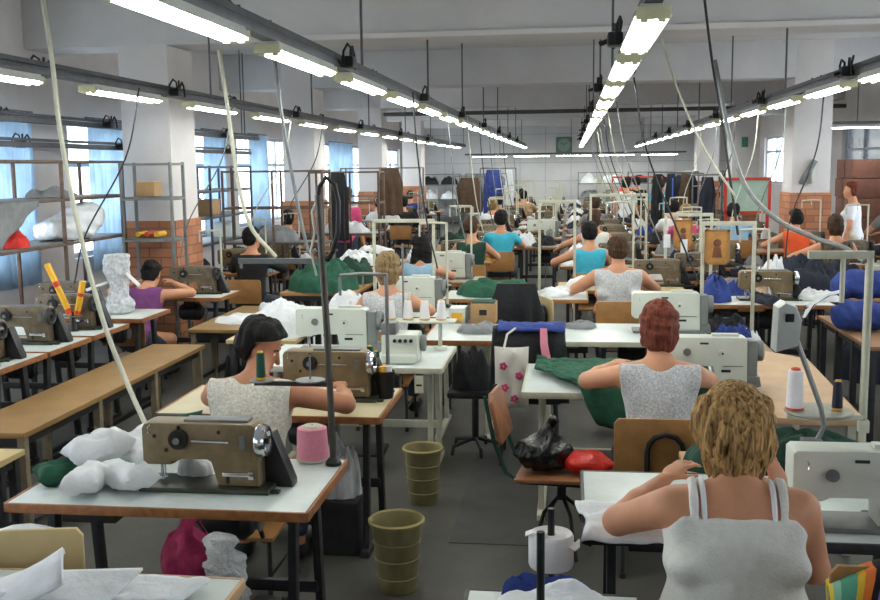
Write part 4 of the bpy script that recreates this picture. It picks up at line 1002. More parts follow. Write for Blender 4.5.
def bag(name,label,loc,r,m,seed):
    s=SDF((-.3,-.3,-.05),(.3,.3,.45),.011); s.ell((0,0,r[2]*.8),r); s.cone((0,0,r[2]*1.5),(.02,0,r[2]*2.2),r[0]*.35,r[0]*.12,.06); s.cone((.01,0,r[2]*2.1),(.05,0,r[2]*2.6),.02,.03,.02); s.wobble(.009,40,seed); X,Y,Z=s.full(); s.clip(.003-Z+0*X+0*Y)
    o=s.obj(name,m); o.location=loc; tag(o,label,'bag'); return o
bag('plastic_bag','shiny black plastic bag on the green-framed chair seat in the aisle',(-.13,5.05,.447),(.15,.12,.095),plastic_black,2)
s=SDF((-.3,-.3,-.05),(.3,.3,.3),.011); s.ell((0,0,.05),(.12,.10,.06)); s.ell((.05,0,.04),(.10,.08,.04)); s.wobble(.010,45,4); X,Y,Z=s.full(); s.clip(.003-Z+0*X+0*Y); o=s.obj('plastic_bag',plastic_red); o.location=(.08,5.0,.447); tag(o,'crumpled red plastic bag next to the black bag on the chair','bag')
t=thing('foot_box','dark metal box under the left end of the front right table','box',(.235,3.56,0)); MB().box((0,0,.20),(.12,.18,.28),bev=.008).obj('case',dsteel,t); MB().box((0,0,.03),(.12,.18,.06)).obj('base',black,t)
heap('garment','white and orange garments lying low behind the hoop-back chair','cloth',(.40,5.76,.20),.24,.10,.12,cl_orange,51); o=MB().box((.40,5.76,.19),(.6,.26,.02)).obj('low_shelf',dsteel); tag(o,'low dark shelf under the red-haired woman\'s table','shelf')
for sx in (-1,1): MB().box((.40+sx*.27,5.76,.09),(.03,.2,.18)).obj('leg',dsteel,o)
# blue covered chair with bags
t=thing('covered_chair','chair covered with a blue and black jacket in the centre aisle','chair',(-.27,6.70,0))
b=MB().box((0,0,.45),(.42,.40,.05),bev=.02); b.obj('seat',black,t); MB().box((0,-.20,.70),(.36,.03,.36),bev=.012).obj('backrest',black,t)
for sx in (-1,1):
    for sy in (-1,1): MB().cyl((sx*.17,sy*.17,.44),(sx*.19,sy*.19,0),.012).obj('leg',dsteel,t)
def jk(u,v_):
    a=(v_-.5)*2; return (-.27+(u-.5)*(.46+.06*abs(a)),6.50+.085*max(-1,min(1,a*4))-.05*(a<0)*abs(a)+.015*math.sin(u*14+a),.93-(.52 if a<0 else .36)*max(0,abs(a)-.12)+.012*noi(u*6,a*3))
drape('jacket','dark jacket hanging over the chair back in the centre aisle','jacket',lambda u,v_:jk(u,v_),26,34,.018,cl_black)
def jb(u,v_):
    a=(v_-.5)*2; return (-.25+(u-.5)*.44,6.505+.11*a,.965-.03*a*a+.012*noi(u*7,a*3,4))
drape('blue_cloth','royal blue cloth lying over the jacket on the chair back','cloth',jb,20,12,.014,cl_blue)
flm=mat('floral_bag_cloth',S(214,208,198),.8,col2=S(206,202,192),scale=8)
t=thing('hanging_bag','white bag with pink flower print hung on the aisle chair','bag',(-.37,6.28,.66))
pillow_mb(.22,.40,.04,3,14,.04).obj('bag_body',flm,t).rotation_euler=(PI/2,0,0)
for k,(x,z) in enumerate(((-.04,-.06),(.05,.02),(.02,-.13),(-.05,.08))):
    b=MB()
    for q in range(5): b.ell((x+.016*math.cos(q*1.257),-.046+.0,z+.016*math.sin(q*1.257)),(.011,.004,.011),8,6)
    b.obj('flower_print',cl_pink,t)
MB().tube([(-.05,-.01,.18),(-.03,.05,.27),(.02,.10,.30)],.008,6).obj('strap',flm,t)
o=MB().ribbon([(-.17,6.38,.96),(-.165,6.345,.86),(-.15,6.335,.78),(-.13,6.335,.72)],[.045,.05,.055,.05],.006,(1,0,0)).obj('pink_ribbon',thread_pink); tag(o,'pink strip of cloth hanging on the blue-covered chair','cloth strip')
t=thing('office_chair','black swivel chair with a dark jacket thrown on it, centre left aisle','chair',(-.66,6.62,0))
t.location=(-.66,6.85,0)
for k in range(5):
    q=k*2*PI/5; MB().tube([(0,0,.10),(.18*math.cos(q),.18*math.sin(q),.06),(.19*math.cos(q),.19*math.sin(q),.0)],.014,8).obj('leg',black,t)
MB().cyl((0,0,.08),(0,0,.42),.025).obj('gas_column',dsteel,t); MB().box((0,0,.44),(.36,.36,.05),bev=.02).obj('seat',black,t)
heap('jacket','dark grey jacket bundled on the swivel chair, centre left aisle','jacket',(-.66,6.85,.466),.16,.14,.24,cl_black,61)
# ------------------------------------------------------------------ rows behind
ROWS={'L':'left aisle row','R':'right aisle row','W':'window-side row','M':'middle right row','P':'pillar-side right row'}
worntop=mat('worn_cream_top',S(176,166,144),.5,var=.2,scale=5); wornwood=mat('worn_wood_top',S(146,112,76),.5,var=.2,scale=6); greytop=mat('worn_grey_top',S(132,132,128),.5,var=.2,scale=5)
STRIP=[(cl_navy,'navy cloth strip'),(cl_white,'white cloth strip'),(cl_black,'black cloth strip'),(cl_brown,'brown cloth strip'),(cl_blue,'blue cloth strip')]
SEATS=[(-1.58,10.35),(-1.22,12.3),(-.98,14.1),(-1.5,19.3),(-1.5,21.02),(-1.15,24.6),(-1.45,28.9),(.22,11.75),(.33,13.7),(.45,18.9),(.5,20.8),(3.12,12.26),(3.05,14.05),(2.45,15.4),(1.72,17.2),(1.72,15.32),(-3.62,10.98),(-4.1,14.15),(-3.27,19.4),(-4.1,21.2),(-4.1,25.5)]
def station(row,n,x,y,mk,heaps=(),frame=None,edge=wood,w=1.15,d=.62,top=None,spools=(),mx=.15,legm=None,motor=True):
    rn=ROWS[row]; on=ORD[n-1]
    if y>10.5 and top is None:
        top=[worntop,wornwood,greytop][(n+ord(row))%3]
        if mk=='new' and (n+ord(row))%3: mk='old'
        seated=any(abs(x-px_)<.75 and .2<y-py_<1.0 for px_,py_ in SEATS)
        heaps=[(q[0],max(q[1],0)+.07,q[2],min(q[3],.12))+tuple(q[4:]) for q in heaps] if not seated else list(heaps)
        if not seated: heaps+=[(-.02 if w>.9 else .0,-.235,.24 if w>.9 else .15,.05,.06,*STRIP[(n*5+ord(row))%5])]
    tbl(0,'sewing table, %s from the camera in the %s'%(on,rn),x,y,w,d,edge,top=top,legm=legm,motor=motor)
    if mk: mach(mk,{'old':'brown','worn':'worn dark','new':'cream'}[mk]+' sewing machine on the %s table of the %s'%(on,rn),x+mx,y+.05,.761)
    if frame:
        fw,fh,f2,fx=frame
        place(('fr',fw,fh,f2),lambda: mk_frame(fw,fh,f2),'cream thread stand on the %s table of the %s'%(on,rn),(x+fx,y+.26,.762))
    for i,(hx,hy,rx,ry,h,m,nm) in enumerate(heaps):
        if mk and abs(hy)<=.21:
            if hx<mx: hi,lo=mx-.28,-w/2-.03
            else: hi,lo=w/2+.03,mx+.345
            if hi-lo<.09: hx,hy,rx,ry=(w/2-.18 if hx>mx else -w/2+.18),-.25,.13,.055
            else: hx=(hi+lo)/2; rx=min(rx,(hi-lo)/2/1.36); ry=min(ry,.2); h=min(h,1.3*rx)
            sd_=[q for q in heaps if (q[0]<mx)==(heaps[i][0]<mx) and abs(q[1])<=.21]
            if len(sd_)>1: hy,ry=((-.14,.12) if sd_[0] is heaps[i] else (.16,.10))
        heap('garment_heap','%s heap on the %s table of the %s'%(nm,on,rn),'cloth',(x+hx,y+hy,TH),rx,ry,h,m,n*3+i+ord(row),rz=i)
    for i,(sx,sy,m,nm) in enumerate(spools):
        spool(m,'%s on the %s table of the %s'%(nm,on,rn),x+sx,y+sy,TH,.034,.14,.62)
HW=lambda x,y,r=.2,h=.12,m=cl_white,n='white garment':(x,y,r,r*.75,h,m,n)
# left aisle row
station('L',4,-1.53,8.45,'new',[HW(-.42,-.05,.26,.16),HW(-.30,.2,.2,.12,cl_lblue,'pale blue cloth')],(.24,.75,.2,.45))
station('L',5,-1.53,10.95,'new',[HW(-.35,0,.2,.14,cl_dgreen,'dark green garment')],(.24,.8,.2,.42))
station('L',6,-1.60,13.1,'worn',[HW(-.4,-.05,.2,.12,cl_white,'white garment'),HW(.45,.1,.12,.14,yellowp,'yellow bag')],(.22,.7,.2,.3))
station('L',7,-1.45,14.85,'new',[HW(-.35,-.05,.22,.12,cl_tan,'tan cloth')],(.24,.75,.2,.45),spools=[(.3,.1,thread_white,'white cone')])
k=8
for y in (16.6,18.3,20.0,21.7,23.5,25.4,27.4,29.5,31.6):
    station('L',k,-1.5+.05*rnd.uniform(-1,1),y,['worn','new','old'][k%3],[HW(-.36,0,.2,.13,[cl_white,cl_grey,cl_dgreen,cl_navy,cl_white,cl_tan][k%6],['white garment','grey garment','dark green garment','navy garment','white cloth','tan cloth'][k%6]),HW(.42,-.05,.14,.10,cl_white,'small white scrap')],(.24,.72+.1*(k%2),.2,.4),spools=[(.36,.22,thread_white,'white cone')]); k+=1
# right aisle row
station('R',3,.36,7.46,'new',[HW(-.25,.2,.12,.05,cl_grey,'small grey cloth')],None,creamt,1.25,.84,mx=.36,legm=creamt)
station('R',4,.50,10.35,'worn',[HW(-.33,-.12,.27,.11,cl_white,'wide white garment'),(-.40,.15,.2,.12,.08,cl_white,'white folded cloth')],(.28,.85,.25,.15),woodlt,1.25,.72,top=beige,mx=.4)
station('R',5,.45,12.65,'worn',[HW(-.4,-.1,.2,.08,cl_white,'white garment'),HW(-.52,.05,.10,.07,cl_navy,'navy cloth')],(.28,.8,.25,.5))
station('R',6,.50,14.4,'old',[HW(-.3,0,.22,.12,cl_white,'white garment')],(.26,.8,.2,.5),spools=[(-.1,.1,thread_white,'white cone')])
station('R',7,.50,16.4,'new',[HW(-.4,0,.2,.1,cl_black,'black garment')],(.26,.8,.2,.5))
k=8
for y in (18.1,19.8,21.5,23.3,25.2,27.2,29.3,31.5):
    station('R',k,.5+.05*rnd.uniform(-1,1),y,['old','new','worn'][k%3],[HW(-.36,0,.2,.14,[cl_white,cl_black,cl_white,cl_grey,cl_navy][k%5],['white garment','black garment','white cloth','grey garment','navy garment'][k%5]),HW(.45,-.1,.12,.08,cl_white,'small white scrap')],(.24,.72+.1*(k%2),.2,.45),spools=[(.0,.24,thread_white,'white cone')]); k+=1
# window-side row (belt guards towards the bench)
for k,(y,mk) in enumerate(((5.45,'worn'),(6.07,'worn'),(6.71,'worn'),(7.37,'worn'),(8.22,'worn'),(9.58,'worn'),(11.75,'old'),(13.3,'new'),(14.8,'worn'),(18.25,'new'),(20.0,'old'),(21.85,'new'),(24.3,'worn'),(26.2,'new'),(27.9,'old'))):
    hs=[]
    if k>=6: hs=[HW(-.35,0,.2,.14,[cl_white,cl_grey,cl_black,cl_dgreen][k%4],['white garment','grey garment','black garment','dark green garment'][k%4]),HW(.42,-.1,.13,.09,[cl_lblue,cl_white,cl_tan][k%3],['pale blue cloth','white scrap','tan cloth'][k%3])]
    elif k==1: hs=[HW(-.38,0,.17,.07,cl_dgreen,'dark green cloth')]
    elif k==0: hs=[HW(-.30,0,.17,.07,cl_white,'white cloth')]
    station('W',k+1,-3.95 if k==5 else -4.15,y,mk,hs,(.22,.62,.15,.40) if k>=5 else None,wood,1.15,.60,mx=(-.25 if k==4 else .20) if k<6 else .12)
# spike holders and yellow tubes
for i,pp in enumerate((Vector((-3.66,5.88,.762)),aty(73,315,7.28))):
    zb=.25 if i==0 else pp.z-.762; t=thing('spike_holder','black conical thread holder on the window-side tables, '+['nearest at left edge','under the yellow tubes'][i],'holder',(pp.x,pp.y,.762))
    MB().lathe([(.035,0),(.035,.01),(.012,.12),(.008,.15),(.002,.15)],n=14).obj('cone',black,t); MB().cyl((0,0,.14),(0,0,zb-.012),.006,n=8).obj('spike',creamt,t); MB().lathe([(.002,zb-.012),(.07,zb-.010),(.07,zb-.004),(.002,zb-.004)],n=18).obj('plate',gsteel,t)
def ytube(label,a,b):
    a=Vector(a); b=Vector(b); t=thing('cardboard_tube',label,'tube',a); d=b-a
    MB().cyl((0,0,0),d,.024,n=14).obj('tube',yellowp,t)
    for f in (.02,.55): MB().cyl(d*f,d*(f+.10),.0255,n=14).obj('red_band',redp,t)
    MB().cyl(d*.98,d*1.005,.018,n=12).obj('cap',creamt,t); return t
ytube('longer yellow tube with red bands leaning left on the window-side tables',aty(70.5,315,7.28),aty(47,264,7.28))
ytube('shorter yellow tube with red band leaning right beside the longer one',aty(77,314.5,7.28),aty(83,281,7.28))
# white printed figure-like stand
pr=mat('printed_white_cloth',S(224,226,228),.8,col2=S(168,172,178),scale=40)
p=Vector((-3.92,8.24,.762)); q=aty(110,254,8.24)
t=thing('wrapped_stand','stand wrapped in white printed cloth with two sticking-out rods, window side','stand',p)
hh=q.z-p.z
s=SDF((-.2,-.2,0),(.2,.2,hh+.1),.014); s.cone((0,0,.06),(.01,0,hh*.55),.11,.075,.03); s.cone((0,0,hh*.72),(0,0,hh*.95),.105,.11,.03); s.ell((.05,0,.08),(.10,.09,.08)); s.wobble(.010,30,6); X,Y,Z=s.full(); s.clip(np.maximum(.003-Z,Z-hh)+0*X+0*Y); s.obj('wrap',pr,t)
MB().cyl((-.05,0,hh*.55),(-.22,-.15,hh*.42),.014,n=8).obj('rod',thread_white,t); MB().cyl((.06,0,hh*.72),(.26,-.14,hh*.5),.016,n=8).obj('rod',thread_white,t)
# bench
benchleg=mat('bench_leg_paint',S(142,128,104),.55,var=.2)
def bench(label,x,y,w,l,h,m):
    t=thing('work_bench',label,'bench',(x,y,0)); MB().box((0,0,h-.016),(w,l,.032),bev=.004).obj('bench_top',m,t)
    for sy in (-1,-.33,.33,1):
        for sx in (-1,1): MB().box((sx*(w/2-.04),sy*(l/2-.05),(h-.033)/2),(.045,.045,h-.033),bev=.004).obj('leg',benchleg if m is woodbench else dsteel,t)
    for sx in (-1,1): MB().box((sx*(w/2-.04),0,.16),(.03,l-.1,.03)).obj('rail',dsteel,t)
    MB().box((0,0,h-.06),(w-.06,l-.06,.05)).obj('apron',dsteel,t)
    return t
bench('long brown bench running along the window-side tables on the left',-3.14,6.28,.44,2.72,.60,woodbench)
bench('second brown bench with white cloth, behind the long brown bench',-2.98,9.0,.66,1.5,.62,woodbench)
heap('white_cloth','white lace cloth lying on the second brown bench','cloth',(-2.95,8.72,.622),.25,.2,.06,cl_white,71)
heap('white_cloth','white crumpled garment at the far end of the second bench','cloth',(-2.85,9.45,.622),.2,.16,.10,cl_white,72)
t=bench('low cream stool table at the near end of the long bench',-3.1,4.55,.5,.5,.55,beige)
for k,(x,y) in enumerate(((-3.14,5.42),(-3.14,6.28))):
    heap('scrap_heap',['pale scraps on the floor under the near half of the long bench','dark scraps on the floor under the far half of the long bench'][k],'scraps',(x,y,.002),.10,.28,.12,[cl_grey,cl_black][k],81+k)
# green heaps centre left
bench('table loaded with dark green quilted garments, left of the white-vested worker',-2.55,10.6,.8,1.5,.74,woodlt)
heap('garment_heap','big dark green quilted heap left of the white-vested worker','cloth',(-2.58,10.15,.742),.36,.34,.30,cl_green,91)
heap('garment_heap','dark green and black heap behind the big green one','cloth',(-2.45,10.85,.742),.30,.3,.26,cl_dgreen,92)
heap('white_cloth','white trim pieces lying over the green heap','cloth',(-2.42,11.15,.90),.22,.15,.16,cl_white,93)
bench('low cutting table with black and green garments, centre left',-2.6,12.9,.8,1.4,.74,woodtan)
heap('garment_heap','green garment heap topped by white, farther centre left','cloth',(-2.5,12.7,.742),.34,.3,.2,cl_dgreen,94)
heap('white_cloth','white cloth on top of the farther green heap','cloth',(-2.5,12.75,.90),.24,.2,.10,cl_white,95)
bench('low table carrying a large white sheet beside the third left station',-2.35,7.75,.55,.9,.70,beige)
heap('white_cloth','large white sheet spread left of the cream machine, third left station','cloth',(-2.30,7.75,.702),.30,.44,.24,cl_white,96,fold=.25)
heap('black_heap','black bundle on the floor left of the white sheet','cloth',(-2.77,7.85,.002),.09,.16,.5,cl_black,97)
# centre table with green garment
tbl(8,'dark wooden table across the aisle bearing a green quilted garment',-.52,9.62,1.36,.66,woodlt,motor=False)
heap('garment_heap','green quilted garment on the table across the aisle','cloth',(-.72,9.60,TH),.38,.24,.16,cl_green,101)
heap('white_cloth','white cloth beside the green garment on the table across the aisle','cloth',(-.14,9.62,TH),.17,.2,.07,cl_white,102)
heap('floor_bundle','orange and red bundle on the floor under the table across the aisle','cloth',(-.45,9.58,.002),.22,.16,.3,cl_orange,103)
t=chair('chair hidden beneath a dark coat in the aisle',-.46,8.80,0,woodlt,False)
hang('coat','dark coat draped over a chair in the aisle, before the green garment','coat',(-.46,8.515,1.00),.44,.15,.78,cl_black,3)
# trolley with boxes
t=thing('trolley','dark steel trolley carrying cardboard boxes, left of the aisle coat','trolley',(-.78,7.98,0)); MB().box((0,0,.74),(.46,.25,.02)).obj('tray',dsteel,t)
for sx in (-1,1):
    for sy in (-1,1): MB().cyl((sx*.21,sy*.10,0),(sx*.21,sy*.10,.735),.012).obj('leg',dsteel,t)
t=thing('cardboard_box','open cardboard box on the steel trolley by the aisle','box',(-.69,7.98,.752)); MB().box((0,0,.08),(.20,.22,.16),bev=.003).obj('body',card,t); MB().box((.0,-.112,.09),(.06,.004,.045)).obj('dark_label',black,t); MB().box((0,.0,.166),(.18,.2,.010)).obj('filling',cl_dgreen,t)
t=thing('carton','small white carton with yellow label on the steel trolley','box',(-.90,7.98,.752)); MB().box((0,0,.06),(.13,.2,.12),bev=.003).obj('body',laminate,t); MB().box((0,-.102,.05),(.09,.004,.07)).obj('yellow_label',yellowp,t)
# middle right row: crowded tables
k=1
for (y,mk) in ((9.3,'old'),(11.15,'worn'),(12.5,'new'),(14.2,'old'),(16.0,'worn'),(17.9,'new'),(19.8,'old'),(21.8,'worn'),(24.0,'new'),(26.4,'old'),(29.0,'worn')):
    c=[(cl_black,'black garment'),(cl_blue,'royal blue garment'),(cl_white,'white garment'),(cl_navy,'navy garment'),(cl_grey,'grey garment')]
    a,b2,c3=c[k%5],c[(k+1)%5],c[(k+2)%5]
    station('M',k,1.33 if k==2 else 1.72,y,mk,[(-.36,-.05,.22,.22,.20,a[0],a[1]),(.40,.0,.18,.2,.17,b2[0],b2[1]),(.0,-.23,.22,.07,.08,c3[0],c3[1])],(.26,.55+.08*(k%3),.2,.1),mx=.06); k+=1
def panel_picture(label,p,w,h):
    t=thing('framed_picture',label,'picture',p)
    MB().box((0,0,0),(w,.025,h),bev=.004).obj('panel',mat('picture_ochre',S(190,136,72),.6,var=.2,scale=14),t)
    b=MB().box((0,-.013,h/2-.01),(w,.012,.02)); b.box((0,-.013,-h/2+.01),(w,.012,.02)); b.box((-w/2+.01,-.013,0),(.02,.012,h)); b.box((w/2-.01,-.013,0),(.02,.012,h)); b.obj('frame',woodlt,t)
    b=MB().ell((0,-.014,h*.12),(w*.16,.004,h*.11),12,8); b.prism([(-w*.2,-h*.3),(w*.2,-h*.3),(w*.13,0),(-w*.13,0)],-.018,-.012,'xz'); b.obj('figure',mat('picture_brown',S(120,74,52),.6,var=.3),t)
    return t
def uframe(label,x,y,w,h,z0=0,m=None):
    t=thing('tube_frame',label,'frame',(x,y,z0)); b=MB()
    MB().box((0,0,h-.02),(w,.035,.035),bev=.004).obj('crossbar',m or creamt,t)
    for sx in (-1,1): MB().box((sx*(w/2-.015),0,(h-.038)/2),(.03,.03,h-.038),bev=.004).obj('post',m or creamt,t)
    return t
p=aty(683,234,10.74); panel_picture('ochre framed picture hung on the farther cream frame, right of centre',p,.19,.30)
uframe('cream tube frame holding the farther ochre picture',p.x+.06,10.77,.5,p.z+.22)
p=aty(717,247,8.82); panel_picture('larger ochre framed picture hung on the nearer cream frame, right of centre',p,.21,.30)
uframe('cream tube frame holding the nearer, larger ochre picture',p.x+.10,8.85,.46,p.z+.22)
for i,(px,py,Y) in enumerate(((667,241,10.73),(684,246,10.71))):
    o=MB().box((0,0,0),(.07,.006,.14)).obj('hanging_tag',cl_white); o.location=aty(px,py,Y); tag(o,['white paper tag hanging left of the farther ochre picture','white paper tag hanging just under the farther ochre picture'][i],'tag')
# right tables with navy and blue bundles
bench('brown board table at right edge under royal blue bundles',2.75,8.05,1.3,1.5,.70,mat('brown_board',S(140,104,74),.5,var=.15,scale=5))
for i,(x,y,z,l) in enumerate(((2.34,8.0,.835,.62),(2.40,8.22,1.05,.66),(2.95,8.35,.835,.4),(2.90,7.66,.83,.36))):
    s=SDF((-l/2-.05,-.2,-.16),(l/2+.05,.2,.16),.014); s.cone((-l/2+.1,0,0),(l/2-.1,0,0),.115,.105,.03); s.ell((l*.22,.0,.01),(.13,.135,.12)); s.ell((-l*.2,.0,0),(.13,.13,.115)); s.wobble(.010,32,i); Xg,Yg,Zg=s.full(); s.clip(-.105-Zg+0*Xg+0*Yg); o=s.obj('blue_bundle',cl_blue); o.location=(x,y,z-.02); o.rotation_euler=(0,0,.12*(i-1)); tag(o,['royal blue padded bundle lowest in front on the right brown table','royal blue padded bundle topmost on the right brown table','royal blue padded bundle at the far right on the right brown table','small royal blue bundle nearest us on the right brown table'][i],'bundle','royal blue bundles on the right table')
for i in range(7):
    x=1.90+.05*i; y=7.9+.11*i; o=MB().ribbon([(x+.18,y+.05,1.02-.015*i),(x+.05,y-.02,1.0-.01*i),(x-.08,y-.08,.93),(x-.15-.02*i,y-.14,.84)],[.05,.055,.06,.05],.02,(.4,1,0)).obj('hanging_strip',[cl_white,cl_black][i%3==1])
    tag(o,'%s cloth strip, %s from the left, hanging beside the royal blue bundles'%(['white','black'][i%3==1],ORD[i]),'cloth strip','striped cloth strips beside the blue bundles')
uframe('cream square frame before the royal blue bundles at right',2.31,7.12,.62,1.30)
bench('table piled with navy jackets, right of the ochre pictures',2.55,10.9,1.2,1.4,.66,woodlt)
for i,(x,y,rx,ry,h,m,nm) in enumerate(((2.42,10.55,.36,.34,.36,cl_navy,'dark navy jackets piled highest on the right table'),(2.85,11.15,.26,.30,.24,cl_navy,'navy jackets at the back of the right pile'),(2.06,10.35,.09,.16,.34,cl_white,'white lining edges at the left end of the navy pile'),(2.25,11.3,.26,.2,.24,cl_white,'white cloth on the far side of the navy pile'))):
    heap('garment_heap',nm,'cloth',(x,y,.662),rx,ry,h,m,110+i,fold=.5)
heap('floor_bundle','navy bundle on the floor under the navy jacket table','cloth',(2.78,9.55,.002),.3,.3,.62,cl_navy,120)
# pillar-side right row
k=1
for (y,mk) in ((12.9,'old'),(14.7,'worn'),(17.2,'new'),(19.5,'old'),(22.0,'worn'),(24.8,'new'),(27.8,'old')):
    c=[(cl_navy,'navy garment'),(cl_white,'white garment'),(cl_grey,'grey garment')]
    station('P',k,3.35 if y<14 else (3.2 if y<16 else 2.85),y,mk if k!=1 else 'worn',([] if k<3 else [(-.38,-.05,.2,.2,.2,*c[k%3])])+[(.42,0,.14,.2,.16,*c[(k+1)%3])],(.26,.7,.2,.35),mx=.1,w=1.15 if y<16 else 1.0); k+=1
# ------------------------------------------------------------------ people behind
def P_(label,x,y,**k):
    k.setdefault('vox',.013 if y<11 else .018); return person(label,(x,y,0),**k)
P_('woman with light brown bob in white sleeveless top, third left worker',-1.42,7.62,seat=.40,hair=('bob',hair_fair),top=('vest',lace),lean=.12,vox=.011)
P_('woman with dark cropped hair and white sleeveless top behind the red-haired woman',.44,9.35,seat=.40,g=1.22,hair=('short',hair_brown),top=('vest',lace),lean=.1,hands=[(-.25,.4,.84),(.2,.42,.84)],vox=.011)
P_('woman in turquoise top with dark hair, right aisle row',.22,11.75,seat=.40,g=1.05,hair=('short',hair_dark),top=('vest',cl_teal),lean=.12,hands=[(-.42,.40,.82),(.05,.48,.84)])
P_('brown-haired woman in white and pink behind the turquoise top',.33,13.7,seat=.46,hair=('bob',hair_brown),top=('vest',white_knit),turn=-.4,hands=[(-.5,.35,.84),(.1,.45,.84)])
P_('woman with long dark hair in light blue top, left aisle row',-1.58,10.35,seat=.36,hair=('long',hair_dark),top=('vest',cl_lblue),turn=.4)
P_('dark-haired woman in green top bending over green garments',-1.22,12.3,seat=.44,hair=('short',hair_brown),top=('vest',cl_dgreen),sk=skin,turn=-.3)
P_('woman in turquoise shirt far up the left aisle row',-.98,14.1,seat=.44,hair=('short',hair_dark),top=('tee',cl_teal))
P_('dark-haired woman in purple top at the window-side tables',-4.05,8.86,seat=.30,lean=.55,nod=.5,hands=[(-.2,.46,.90),(.2,.46,.90)],hair=('bun',hair_dark),top=('vest',cl_purple))
P_('dark-clothed woman working left of the cream hose',-3.62,10.98,seat=.40,hair=('short',hair_dark),top=('long',cl_black),turn=-.5)
P_('standing woman in bright pink top between the left racks',-3.55,15.62,stand=True,hair=('short',hair_dark),top=('tee',cl_pink))
P_('woman in dark clothes far beyond the pink-topped woman',-3.27,19.4,seat=.5,hair=('short',hair_dark),top=('long',cl_black))
P_('dark-haired woman in orange sleeveless top behind the navy pile',3.05,14.05,seat=.44,hair=('short',hair_dark),top=('vest',cl_orange),turn=.3,lean=.25,hands=[(-.35,.42,.84),(.1,.45,.84)])
P_('brown-haired woman in black patterned top, in front of orange top',3.12,12.3,seat=.44,hair=('bob',hair_brown),top=('vest',cl_pattern),hands=[(-.5,.30,.84),(.15,.45,.84)])
P_('dark-haired person in pale blue shirt leaning beside the red-framed board',2.45,15.4,seat=.50,g=1.15,hair=('short',hair_dark),top=('tee',cl_lblue),lean=.35,turn=-.4)
P_('standing man in white shirt beside the right brick column',4.22,15.75,rz=1.1,stand=True,g=1.0,hair=('short',hair_red),top=('tee',cl_white),bottom=cl_cream,lean=.06)
P_('person in grey shirt at the right picture edge',4.98,16.25,rz=.5,seat=.56,g=1.15,hair=('short',hair_brown),top=('tee',cl_greyshirt),lean=.2)
P_('person in orange shirt bending near the far red frame',1.45,27.7,stand=True,hair=('short',hair_dark),top=('tee',cl_orange),lean=.3,rz=-.5,vox=.022)
P_('broad-backed person in tan top far up the aisle',-1.15,24.6,seat=.46,g=1.2,hair=('short',hair_dark),top=('tee',cl_tan),vox=.022)
P_('person in teal shirt at the far right group',1.98,22.75,stand=True,hair=('short',hair_brown),top=('tee',cl_teal),vox=.022)
P_('person in white shirt, left of the far teal shirt',1.22,22.75,stand=True,hair=('short',hair_dark),top=('tee',cl_white),vox=.022)
P_('person in black behind the far teal and white shirts',1.62,25.2,stand=True,hair=('short',hair_dark),top=('tee',cl_black),vox=.022)
P_('seated person in grey top far up the right aisle row',.45,18.9,seat=.46,hair=('short',hair_brown),top=('tee',cl_grey),vox=.022)
P_('seated person in white top far up the left aisle row',-1.5,19.3,seat=.46,hair=('bob',hair_fair),top=('tee',cl_white),vox=.022)
P_('seated person with dark hair far beyond the blue robe',-1.45,28.86,seat=.46,hair=('short',hair_dark),top=('tee',cl_navy),vox=.022)
P_('person in red top seated far back at the left windows',-4.1,21.2,seat=.46,hair=('bob',hair_dark),top=('tee',cl_maroon),vox=.022)
for lab,x,y,sh in (('chair with board back under the third left worker',-1.42,7.57,.40),('chair with plain board back under the cropped-hair woman in white',.44,9.29,.40),('chair under the turquoise-topped woman',.22,11.71,.40),('chair under the long dark-haired woman in light blue',-1.58,10.31,.36),('chair under the woman in green top',-1.22,12.25,.44),('chair under the woman in black patterned top',3.12,12.26,.44),('chair under the woman in orange sleeveless top',3.05,14.01,.44),('chair under the purple-topped woman',-4.05,8.82,.30),('chair under the person in pale blue shirt',2.45,15.36,.50),('chair under the grey-shirted person at right edge',4.98,16.25,.56),('chair under the dark-clothed woman by the cream hose',-3.62,10.94,.40),('chair under the brown-haired woman in white and pink',.33,13.66,.46),('chair under the turquoise-shirted woman up the left row',-.98,14.06,.44),('chair under the broad-backed person in tan',-1.15,24.56,.46),('chair under the grey-topped person up the right row',.45,18.86,.46),('chair under the white-topped person far up the left row',-1.5,19.26,.46),('chair under the person far beyond the blue robe',-1.45,28.82,.46),('chair under the red-topped person by the far left windows',-4.1,21.16,.46),('chair under the dark-clothed person beyond pink top',-3.27,19.36,.5)):
    chair(lab,x,y,.5 if x>4.5 else 0,woodlt,False,seat=sh)
chair('beige chair with black tube turned sideways at the third right table',.02,8.80,-1.2,beige,True,.36)
# ------------------------------------------------------------------ racks on the left
t=mk_rack(2.6,.48,2.10,(.62,1.31,1.73,2.09),rustt,3); t.location=(-5.0,8.95,0); t['label']='long tube rack with white bags along the left windows'
r2=mk_rack(.34,.54,2.08,(.62,1.27,1.70,2.06),gsteel,2); r2.location=(-4.36,10.10,0); r2['label']='narrow grey shelf rack standing against the first left column'
s=SDF((-.6,-.4,-.05),(.6,.5,.5),.018)
s.ell((-.05,0,.10),(.26,.42,.15)); s.ell((.05,.12,.2),(.2,.28,.17)); s.ell((.0,-.2,.12),(.18,.24,.13)); s.wobble(.020,15,4); s.wobble(.010,42,9); X,Y,Z=s.full(); s.clip(.003-Z+0*X+0*Y)
o=s.obj('white_bundle',plastic_white); o.location=(-4.9,9.35,1.335); tag(o,'big white plastic bundle lying on the long tube rack shelf','bundle')
drape('hanging_sheet','grey cloth sheet hung slanting on the front of the long rack','cloth',lambda u,v_:(-4.715+.012*math.sin(v_*14),7.70+.72*v_,1.74-(.42-.38*v_)*u+.01*noi(u*4,v_*4)),10,24,.010,cl_grey)
